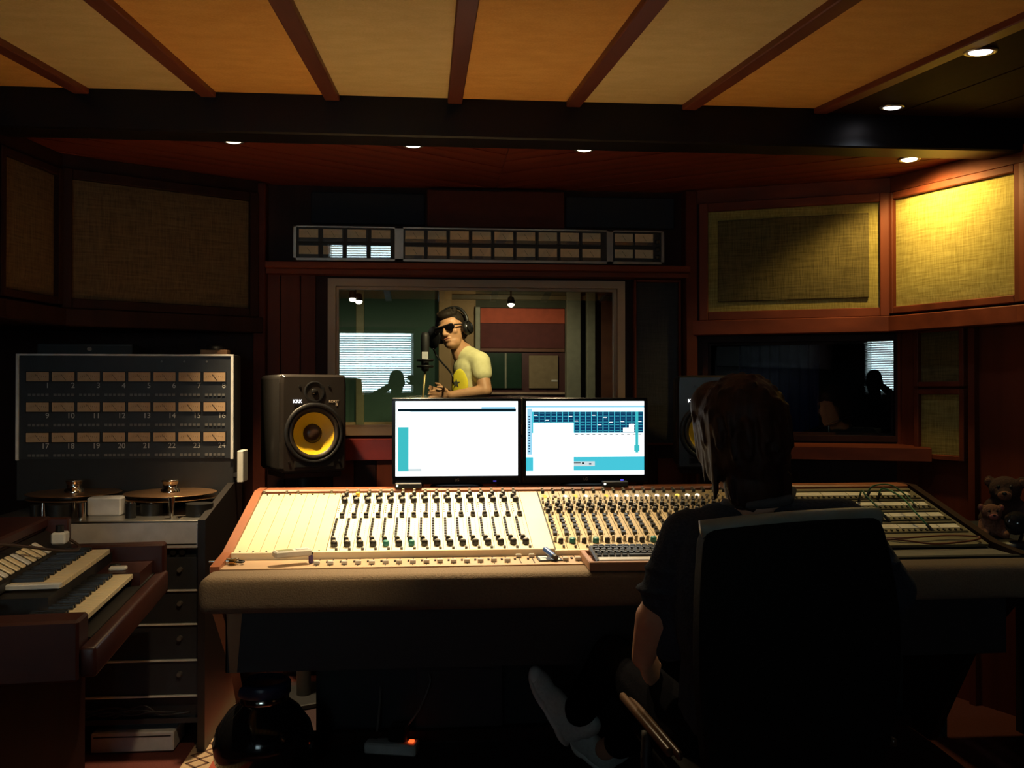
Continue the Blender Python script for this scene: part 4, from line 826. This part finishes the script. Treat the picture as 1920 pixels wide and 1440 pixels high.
MB().add([(p[0], 0, p[1]) for p in st] + [(p[0], .006, p[1]) for p in st], [tuple(range(9, -1, -1))] + [(i, (i + 1) % 10, 10 + (i + 1) % 10, 10 + i) for i in range(10)], M=TR(chs.x - .105, chs.y - .140, chs.z - .06) @ RZ(-32) ).build('star_print', mat('dark olive print', (.06, .07, .05), .8), so)
jn = MB().cap(pv + V((0, -.05, 0)), .13, pv + V((0, .05, 0)), .13)
for f in (fl, fr_): kk = V((f.x - .02, f.y, .50)); jn.cap(pv + V((0, (f.y - pv.y) * .8, -.05)), .105, kk, .075).cap(kk, .072, f, .06)
blob(jn, 'jeans', mat('blue denim', (.05, .07, .13), .9), .009, sg)
hr = MB().ell((0, .025, .055), (.080, .094, .080), SM).ell((0, .055, .0), (.074, .062, .075), SM).ell((0, -.045, .095), (.055, .045, .032), SM)
for i in range(26): a = -1.1 + 2.2 * random.random(); b = random.uniform(-.3, 1.2); p = V((.07 * math.sin(a), -.05 * math.cos(b) + .02, .10 + .02 * math.sin(b))); hr.cap(p, .016, p + V((random.uniform(-.01, .01), -.012, .022)), .005, n=7, M=SM)
blob(hr, 'hair', mat('dark brown hair', (.018, .012, .007), .7, bump=.5, scale=60, spec=.2), .005, sg, it=2)
MB().ell((0, -.0915, -.058), (.022, .010, .0055), SM, n=14, k=8).build('lips', mat('lip skin', (.40, .13, .09), .45), sg)
MB().ell((0, -.088, -.069), (.018, .010, .0055), SM, n=14, k=8).build('lips', MATS['lip skin'], sg)
sgm = MB()
sung = thing('sunglasses', 'dark sunglasses worn by the person behind the window', 'sunglasses', SM @ V((0, -.1, .01)))
for s in (-1, 1):
    MB().ell((s * .036, -.096, .006), (.035, .007, .024), SM @ TR(0, 0, 0), n=18, k=10).build('lens', mat('black lens', (.006, .005, .006), .1), sung, True)
    MB().tube([(s * .070, -.092, .014), (s * .082, -.03, .016), (s * .083, .02, .012)], .004, M=SM).build('temple', M_black, sung, True)
MB().tube([(-.06, -.098, .024), (0, -.106, .022), (.06, -.098, .024)], .005, M=SM).build('brow_bar', M_black, sung, True)
hp = thing('headphones', 'black over-ear headphones with shiny rims on the person behind the window', 'headphones', SM @ V((0, 0, .13)))
MB().tube([(-.098, .01, .0), (-.104, .015, .06), (-.07, .02, .125), (0, .02, .148), (.07, .02, .125), (.104, .015, .06), (.098, .01, .0)], .010, M=SM).build('headband', M_black, hp, True)
for s in (-1, 1):
    A = SM @ TR(s * .086, .012, -.012) @ RY(90 * s)
    MB().lathe([(.0005, .034), (.030, .032), (.042, .022), (.046, .008), (.044, -.004), (.03, -.010)], 26, M=A).build('ear_cup', M_black, hp, True); MB().lathe([(.036, .027), (.038, .030), (.041, .026)], 26, M=A).build('rim', M_chrome, hp, True)
# --- microphone in front of the singer
mp = at(797, 660, SY - .05); mc = thing('studio_microphone', 'large dark studio microphone in a shock mount before the singer', 'microphone', (mp.x, mp.y, mp.z - .1))
MB().lathe([(.0005, .13), (.022, .125), (.028, .10), (.028, .03), (.026, 0), (.024, -.12), (.0005, -.13)], 20, M=TR(*mp)).build('mic_body', M_blackm, mc, True)
MB().box(-.020, .020, -.030, -.024, -.045, .0, M=TR(*mp)).build('badge', M_greyal, mc, True)
for z in (-.06, -.10): MB().lathe([(.050, 0), (.056, .004), (.056, .010), (.050, .014)], 22, M=TR(mp.x, mp.y, mp.z + z)).build('shock_ring', M_black, mc, True)
pf = thing('pop_filter', 'round black pop filter on a gooseneck by the singer', 'pop filter', at(812, 640, SY)); pp = at(812, 633, SY - .02)
MB().lathe([(.0005, 0), (.070, 0), (.075, .004), (.070, .008), (.0005, .008)], 30, M=TR(*pp) @ RZ(35) @ RY(90)).build('mesh_disc', M_black, pf, True)
MB().tube([pp + V((0, 0, -.07)), at(822, 672, SY), at(846, 700, SY - .28), (at(846, 700, SY - .28) + V((.01, .0, -.06)))], .006).build('gooseneck', M_black, pf, True)
ms_ = thing('microphone_stand', 'thin brass coloured microphone stand in the recording room', 'microphone stand', (mp.x - .03, mp.y, 0))
MB().tube([(mp.x, mp.y, mp.z - .13), (mp.x - .015, mp.y, mp.z - .30), (mp.x - .03, mp.y, .04)], .008, sub=1).build('pole', mat('brass tube', (.55, .45, .2), .35, .6), ms_, True); MB().lathe([(.0005, .04), (.14, .02), (.15, 0)], 26, M=TR(mp.x - .03, mp.y, 0)).build('round_base', M_blackm, ms_, True)

# ------------------------------------------------------------------ dark room behind the side window
struct('wall_side_room_back', MB().box(1.9, 4.4, 6.4, 6.5, 0, 2.6), mat('near black wall', (.02, .02, .022), .9)); struct('wall_side_room_end', MB().box(3.9, 4.0, 3.6, 6.5, 0, 2.6), MATS['near black wall'])
struct('floor_side_room', MB().box(3.3, 4.1, 3.3, 6.6, -.1, 0), M_carpet); struct('ceiling_side_room', MB().box(3.2, 4.1, 3.5, 6.6, 2.42, 2.5), MATS['near black wall'])
cu = thing('curtain', 'dark blue curtain hanging in the unlit room behind the side window', 'curtain', (2.45, 6.2, 0)); pts = []
mb = MB(); vs = []; fs = []
for i in range(41): x = 2.12 + i * .0145; y = 6.2 + .03 * math.sin(i * 1.3); vs += [(x, y, .05), (x, y, 2.3)]
for i in range(40): fs.append((2 * i, 2 * i + 2, 2 * i + 3, 2 * i + 1))
o = mb.add(vs, fs, 0, True).build('drape', mat('blue velvet', (.025, .04, .14), .9), cu, True); q = o.modifiers.new('thick', 'SOLIDIFY'); q.thickness = .006
MB().cyl((2.05, 6.2, 2.32), (2.76, 6.2, 2.32), .012, n=10).build('curtain_pole', M_blackm, cu, True)
ms2 = thing('microphone_stand', 'bare chrome boom stand glinting in the dark side room', 'microphone stand', (2.35, 5.3, 0))
MB().cyl((2.35, 5.3, 0), (2.35, 5.3, 1.1), .010, n=10).build('pole', M_chrome, ms2, True); MB().cyl((2.20, 5.3, 1.06), (2.50, 5.3, 1.16), .007, n=8).build('boom', M_chrome, ms2, True); MB().lathe([(.0005, .03), (.12, .015), (.13, 0)], 20, M=TR(2.35, 5.3, 0)).build('round_base', M_blackm, ms2, True)

# ------------------------------------------------------------------ small things on the console
def on_slope(px, py, z): d = ray(px, py); return CAM + d * ((z - 1.3) / d.z)
p = on_slope(548, 1042, .815); o = thing('remote_control', 'pale handset lying across the cream rail by the blank strips', 'remote control', (p.x, p.y, .813), R(24))
MB().box(-.055, .055, -.020, .020, 0, .020, b=.004).build('case', M_white, o); MB().box(-.045, .0, -.014, .012, .020, .0205).build('display', mat('green lcd', (.20, .24, .14), .3), o); MB().box(.01, .045, -.012, .012, .020, .022, b=.001).build('keypad', M_greyal, o)
p = on_slope(583, 1050, .80); o = thing('lighter', 'purple cigarette lighter standing on the tan fader plate', 'lighter', (p.x, p.y, .790), R(10))
MB().box(-.007, .007, -.005, .005, 0, .026, b=.003).build('body', mat('violet plastic', (.10, .06, .22), .3), o); MB().box(-.006, .006, -.0045, .0045, .026, .034, b=.001).build('metal_cap', M_black, o)
p = on_slope(425, 1052, .80); o = thing('jack_plug', 'shiny metal jack plugs on the console corner by the wooden end', 'plug', (p.x, p.y, .792), R(0))
MB().cyl((-.05, -.004, .008), (.0, .0, .008), .0035, n=10).cyl((.0, 0, .008), (.035, .004, .009), .008, n=12).build('plug', M_chrome, o); MB().cyl((.012, -.012, .008), (.03, -.018, .008), .008, n=12).build('second_plug', mat('brass', (.55, .38, .15), .3, 1.), o); MB().tube([(.035, .004, .009), (.05, .0, .006), (.045, -.015, .006), (.03, -.018, .008)], .003).build('lead', M_black, o)
p = on_slope(1030, 1046, .795); o = thing('note_card', 'black and white card lying on the fader plate beside the keyboard tray', 'card', (p.x, p.y, .7905), R(2))
MB().box(-.036, .036, -.032, .045, 0, .003).build('card', M_black, o)
for a, b, c, d in ((-.030, -.004, .012, .038), (.004, .030, -.024, .004), (-.030, -.012, -.024, .0)): MB().box(a, b, c, d, .003, .0036).build('white_patch', M_white, o)
o2 = thing('marker_pen', 'blue marker pen propped on the black and white card', 'pen', (p.x, p.y, .794), R(14))
MB().cyl((.004, -.026, .010), (-.004, .025, .024), .0085, n=14).build('barrel', mat('blue pen plastic', (.05, .14, .50), .3), o2); MB().cyl((.006, -.042, .0075), (.004, -.026, .010), .0080, n=14).build('cap', M_black, o2)
# keyboard in its wooden tray
kt = thing('keyboard_tray', 'shallow wooden tray on the armrest holding the keyboard', 'tray', (.685, 2.69, .792), R(-1.5))
MB().box(-.22, .22, -.095, .095, 0, .012).build('tray_base', M_cwood, kt)
for bx in ((-.235, .235, -.105, -.09), (-.235, .235, .088, .10)): MB().box(bx[0], bx[1], bx[2], bx[3], 0, .026, b=.002).build('tray_rim', mat('honey wood rim', (.42, .22, .11), .45, col2=(.34, .16, .08), scale=10, stretch=(.08, 1, 1)), kt)
for x in (-.235, .22): MB().box(x, x + .015, -.09, .088, 0, .026, b=.002).build('tray_rim', MATS['honey wood rim'], kt)
kb = thing('computer_keyboard', 'dark computer keyboard with silver front edge in the wooden tray', 'keyboard', (.685, 2.69, .804), R(-1.5)); MK = RX(6)
MB().box(-.212, .212, -.082, .082, .004, .024, b=.004, M=MK).build('keyboard_body', M_black, kb); MB().box(-.205, .205, -.084, -.052, .018, .0255, b=.003, M=MK).build('palm_edge', M_greyal, kb)
kc = MB().prism([(-.0065, 0), (.0065, 0), (.0052, .006), (-.0052, .006)], -.0065, .0065, M=TR(0, 0, 0)).mesh('key_cap', mat('dark key', (.03, .03, .035), .4))
for r in range(6):
    for c in range(22):
        if r == 0 and 4 < c < 10: continue
        inst('key_cap', kc, kb, M=MK @ TR(-.198 + c * .0188 + .004 * (r % 2), -.040 + r * .0205, .024))
MB().box(-.11, -.01, -.0065, .0065, 0, .006, M=MK @ TR(0, -.040, .024)).build('space_bar', MATS['dark key'], kb)
# patch cables
def psl(x, y, h): return Mc @ V((x, y, .003 + h))
for i, (lb, m, pts) in enumerate((('dark green patch cable looping between upper rows of the patch bay', mat('green cable', (.03, .12, .05), .5), [psl(1.56, .39, .0), psl(1.555, .37, .05), psl(1.54, .30, .055), psl(1.55, .24, .04), psl(1.58, .19, .0)]),
                                   ('bright green patch cable hanging down the labelled patch bay rows', mat('bright green cable', (.06, .22, .09), .5), [psl(1.64, .41, .0), psl(1.645, .39, .05), psl(1.67, .30, .05), psl(1.66, .18, .04), psl(1.69, .11, .0)]),
                                   ('thin green patch cable arched over the top of the patch bay', MATS['green cable'], [psl(1.60, .42, .0), psl(1.63, .44, .04), psl(1.70, .44, .045), psl(1.74, .39, .02), psl(1.745, .31, .0)]),
                                   ('red brown patch cable coiled along the lower edge of the patch bay', mat('rust cable', (.20, .055, .025), .5), [psl(1.40, .04, .0), psl(1.50, .0, .02), psl(1.62, -.02, .012), psl(1.76, .0, .012), psl(1.80, .03, .012), psl(1.70, .045, .012), psl(1.55, .03, .012), psl(1.45, .06, .0)]))):
    o = thing('patch_cable', lb, 'cable', pts[0], 0, 'patch cables'); MB().tube(pts, .0032).build('lead', m, o, True)
    for e, f in ((pts[0], pts[1]), (pts[-1], pts[-2])): MB().cyl(e, e + (f - e).normalized() * .03, .0055, n=8).build('plug', M_blackm, o, True)
# toys and lamp on the side desk
def plush(loc, s, m1, m2, label, rz):
    b = MB().ell((0, 0, .05), (.055, .05, .055)).ell((0, -.01, .125), (.050, .046, .046)).ell((0, -.045, .112), (.030, .026, .022))
    for k in (-1, 1): b.ell((k * .048, .0, .150), (.018, .010, .020)).cap((k * .045, -.01, .075), .018, (k * .065, -.055, .03), .016).cap((k * .03, -.02, .025), .024, (k * .05, -.085, .018), .020)
    o = tag(blob(b, 'plush_toy', m1, .006, it=2), label, 'toy'); o.location = loc; o.rotation_euler = (0, 0, R(rz)); o.scale = (s, s, s)
    MB().ell((0, -.062, .110), (.022, .014, .016), n=16, k=8).build('muzzle', m2, o); MB().ell((0, -.074, .118), (.008, .005, .006), n=10, k=6).build('nose', M_black, o)
    for k in (-1, 1): MB().ell((k * .018, -.050, .138), (.006, .005, .006), n=10, k=6).build('eye', M_black, o); MB().ell((k * .050, -.009, .150), (.011, .005, .013), n=10, k=6).build('inner_ear', m2, o)
M_pl = mat('brown plush', (.05, .020, .014), .95, col2=(.03, .012, .009), scale=120, bump=.8); M_pt = mat('tan plush', (.20, .09, .05), .95, col2=(.14, .06, .035), scale=120, bump=.8)
plush((2.15, 3.30, .794), 1.12, M_pl, M_pt, 'dark brown plush animal with tan muzzle on the corner desk', -35); plush((1.985, 3.13, .787), .68, M_pt, mat('rosy plush', (.32, .10, .09), .95), 'small golden brown plush animal sitting before the darker one', -20)
dl = thing('desk_lamp', 'black desk lamp with a glossy round head on the corner desk', 'lamp', (1.965, 2.97, .781))
MB().lathe([(.0005, .016), (.055, .012), (.060, 0)], 26).build('base', M_black, dl); MB().tube([(.02, 0, .014), (.035, .01, .04), (.02, .01, .065)], .006).build('stem', M_black, dl); MB().lathe([(.036, -.02), (.040, .0), (.030, .028), (.0005, .040)], 24, M=TR(.01, 0, .075) @ RX(20) @ RY(-35)).build('lamp_head', mat('gloss black', (.02, .02, .02), .12), dl)

# ------------------------------------------------------------------ on the floor
rg = thing('rug', 'dark rug with a cream lattice border running under the console', 'rug', (.2, 3.4, 0))
MB().box(-.76, 1.3, 2.5, 4.2, .001, .008).build('rug_field', mat('very dark rug pile', (.030, .012, .014), .95, bump=.4, scale=200), rg, True); MB().box(-.86, -.76, 2.5, 4.28, .001, .0085).build('border_band', mat('cream rug wool', (.52, .36, .22), .95, bump=.4, scale=200), rg, True)
MB().box(-.76, -.66, 2.5, 4.28, .0082, .0095).build('red_band', mat('red rug wool', (.42, .075, .04), .95, bump=.4, scale=200), rg, True)
for i in range(24):
    y = 2.5 + i * .0735; o = MB()
    for a in (45, -45): o.box(-.056, .056, -.004, .004, 0, .0012, M=TR(-.81, y + .036, .0085) @ RZ(a))
    o.build('cross_stitch', mat('brown rug wool', (.14, .07, .045), .95), rg, True)
jr = thing('jar', 'round bellied black jar with a dark blue lid on the rug', 'jar', (-.545, 3.10, .0095))
MB().lathe([(.0005, 0), (.11, 0), (.135, .03), (.158, .10), (.163, .15), (.15, .20), (.115, .25), (.085, .275), (.078, .285), (.0005, .285)], 44).build('belly', mat('black glazed glass', (.008, .008, .010), .12, coat=.3), jr)
MB().lathe([(.080, .282), (.080, .300), (.076, .304)], 40).build('neck_ring', M_chrome, jr); MB().lathe([(.084, .304), (.086, .308), (.086, .338), (.080, .346), (.070, .348), (.068, .344), (.0005, .344)], 44).build('lid', mat('dark blue lid', (.02, .03, .075), .3), jr)
db = thing('floor_box', 'plain dark wooden box standing under the middle of the console', 'box', (.105, 3.45, .0085))
MB().box(-.16, .16, -.04, .24, 0, .285, b=.005).build('carcass', mat('dull purple brown board', (.045, .030, .032), .7), db); MB().box(-.145, .145, -.043, -.04, .015, .27).build('front_board', mat('dull brown front', (.050, .034, .036), .7), db)
ps = thing('power_strip', 'white power strip with a glowing red switch on the floor', 'power strip', at(735, 1392, 3.35) * V((1, 1, 0)) + V((0, 0, .0085)), R(-14))
ps.location.z = .0085; EMP[ps.name] = Matrix.Translation(ps.location) @ Matrix.Rotation(R(-14), 4, 'Z')
MB().box(-.095, .095, -.035, .035, 0, .040, b=.006).build('strip_body', M_white, ps)
for k in range(3): MB().lathe([(.018, .0405), (.016, .036), (.0005, .036)], 18, M=TR(-.065 + k * .05, 0, 0)).build('socket', M_greyal, ps)
MB().box(.062, .082, -.010, .010, .040, .047, b=.002).build('switch', emi('red neon', (1, .10, .02), 1.6), ps)
pa = thing('power_adapter', 'black power adapter plugged into the white power strip', 'power adapter', ps.location + V((.02, .0, .041)), R(-14)); MB().box(-.03, .035, -.025, .028, 0, .055, b=.006).build('block', M_black, pa); MB().cyl((0, 0, -.004), (0, 0, .001), .010, n=12).build('collar', M_black, pa)
q = V(ps.location)
for lb, pts, m in (('pale grey power lead rising from the power strip under the console', [q + V((-.06, .03, .03)), q + V((-.05, .06, .12)), q + V((-.05, .12, .22)), q + V((-.10, .22, .28)), q + V((-.22, .30, .27))], mat('grey lead', (.20, .18, .16), .6)),
                   ('pale cable curling from the adapter behind the dark wooden box', [q + V((.05, .02, .08)), q + V((.10, .02, .15)), q + V((.135, .05, .25)), q + V((.05, .15, .29)), q + V((-.08, .25, .26))], MATS['grey lead'])):
    o = thing('power_cable', lb, 'cable', pts[0], 0, 'cables under the console'); MB().tube(pts, .004).build('lead', m, o, True); MB().cyl(pts[0] + V((0, 0, -.012)), pts[0] + V((0, 0, .012)), .008, n=10).build('plug', M_black, o, True)

# ------------------------------------------------------------------ photographer on a stool behind the camera (mirrored in the pane)
px_ = V((-.34, -.55, 0)); ph = MB(); PM = look(px_ + V((0, .02, 1.40)), (.25, 1, -.05)); headp(ph, PM)
ph.cap(px_ + V((0, -.02, 1.22)), .06, px_ + V((0, -.03, 1.05)), .14).cap(px_ + V((0, -.03, 1.05)), .15, px_ + V((0, -.03, .66)), .15)
for s in (-1, 1):
    sh_, e_, w_ = px_ + V((s * .18, -.02, 1.16)), px_ + V((s * .34 + .02, .14, 1.19)), px_ + V((.08 + s * .12, .30, 1.37)); ph.cap(px_ + V((0, -.02, 1.15)), .07, sh_, .06).cap(sh_, .056, e_, .045).cap(e_, .044, w_, .03); handp(ph, point_down(w_, (-s * .5, .3, .7), (-s, 0, .3)), 25)
    kn, an = px_ + V((s * .13, .36, .62)), px_ + V((s * .14, .30, .10)); ph.cap(px_ + V((s * .09, -.02, .64)), .10, kn, .065).cap(kn, .062, an, .045).cap(an + V((0, -.03, -.05)), .04, an + V((0, .14, -.055)), .035)
tag(blob(ph, 'person', mat('dark clothes', (.03, .03, .034), .9), .008), 'person with raised arms mirrored darkly in the big window against the blind', 'person')
sl_ = thing('stool', 'plain dark stool behind the camera under the photographing person', 'stool', px_); MB().lathe([(.0005, .50), (.17, .50), (.18, .515), (.17, .53), (.0005, .53)], 26).build('seat', M_blackm, sl_)
for a in range(4): MB().cyl((.15 * math.cos(a * 1.571 + .8), .15 * math.sin(a * 1.571 + .8), .0), (.11 * math.cos(a * 1.571 + .8), .11 * math.sin(a * 1.571 + .8), .50), .014, n=8).build('leg', M_blackm, sl_)
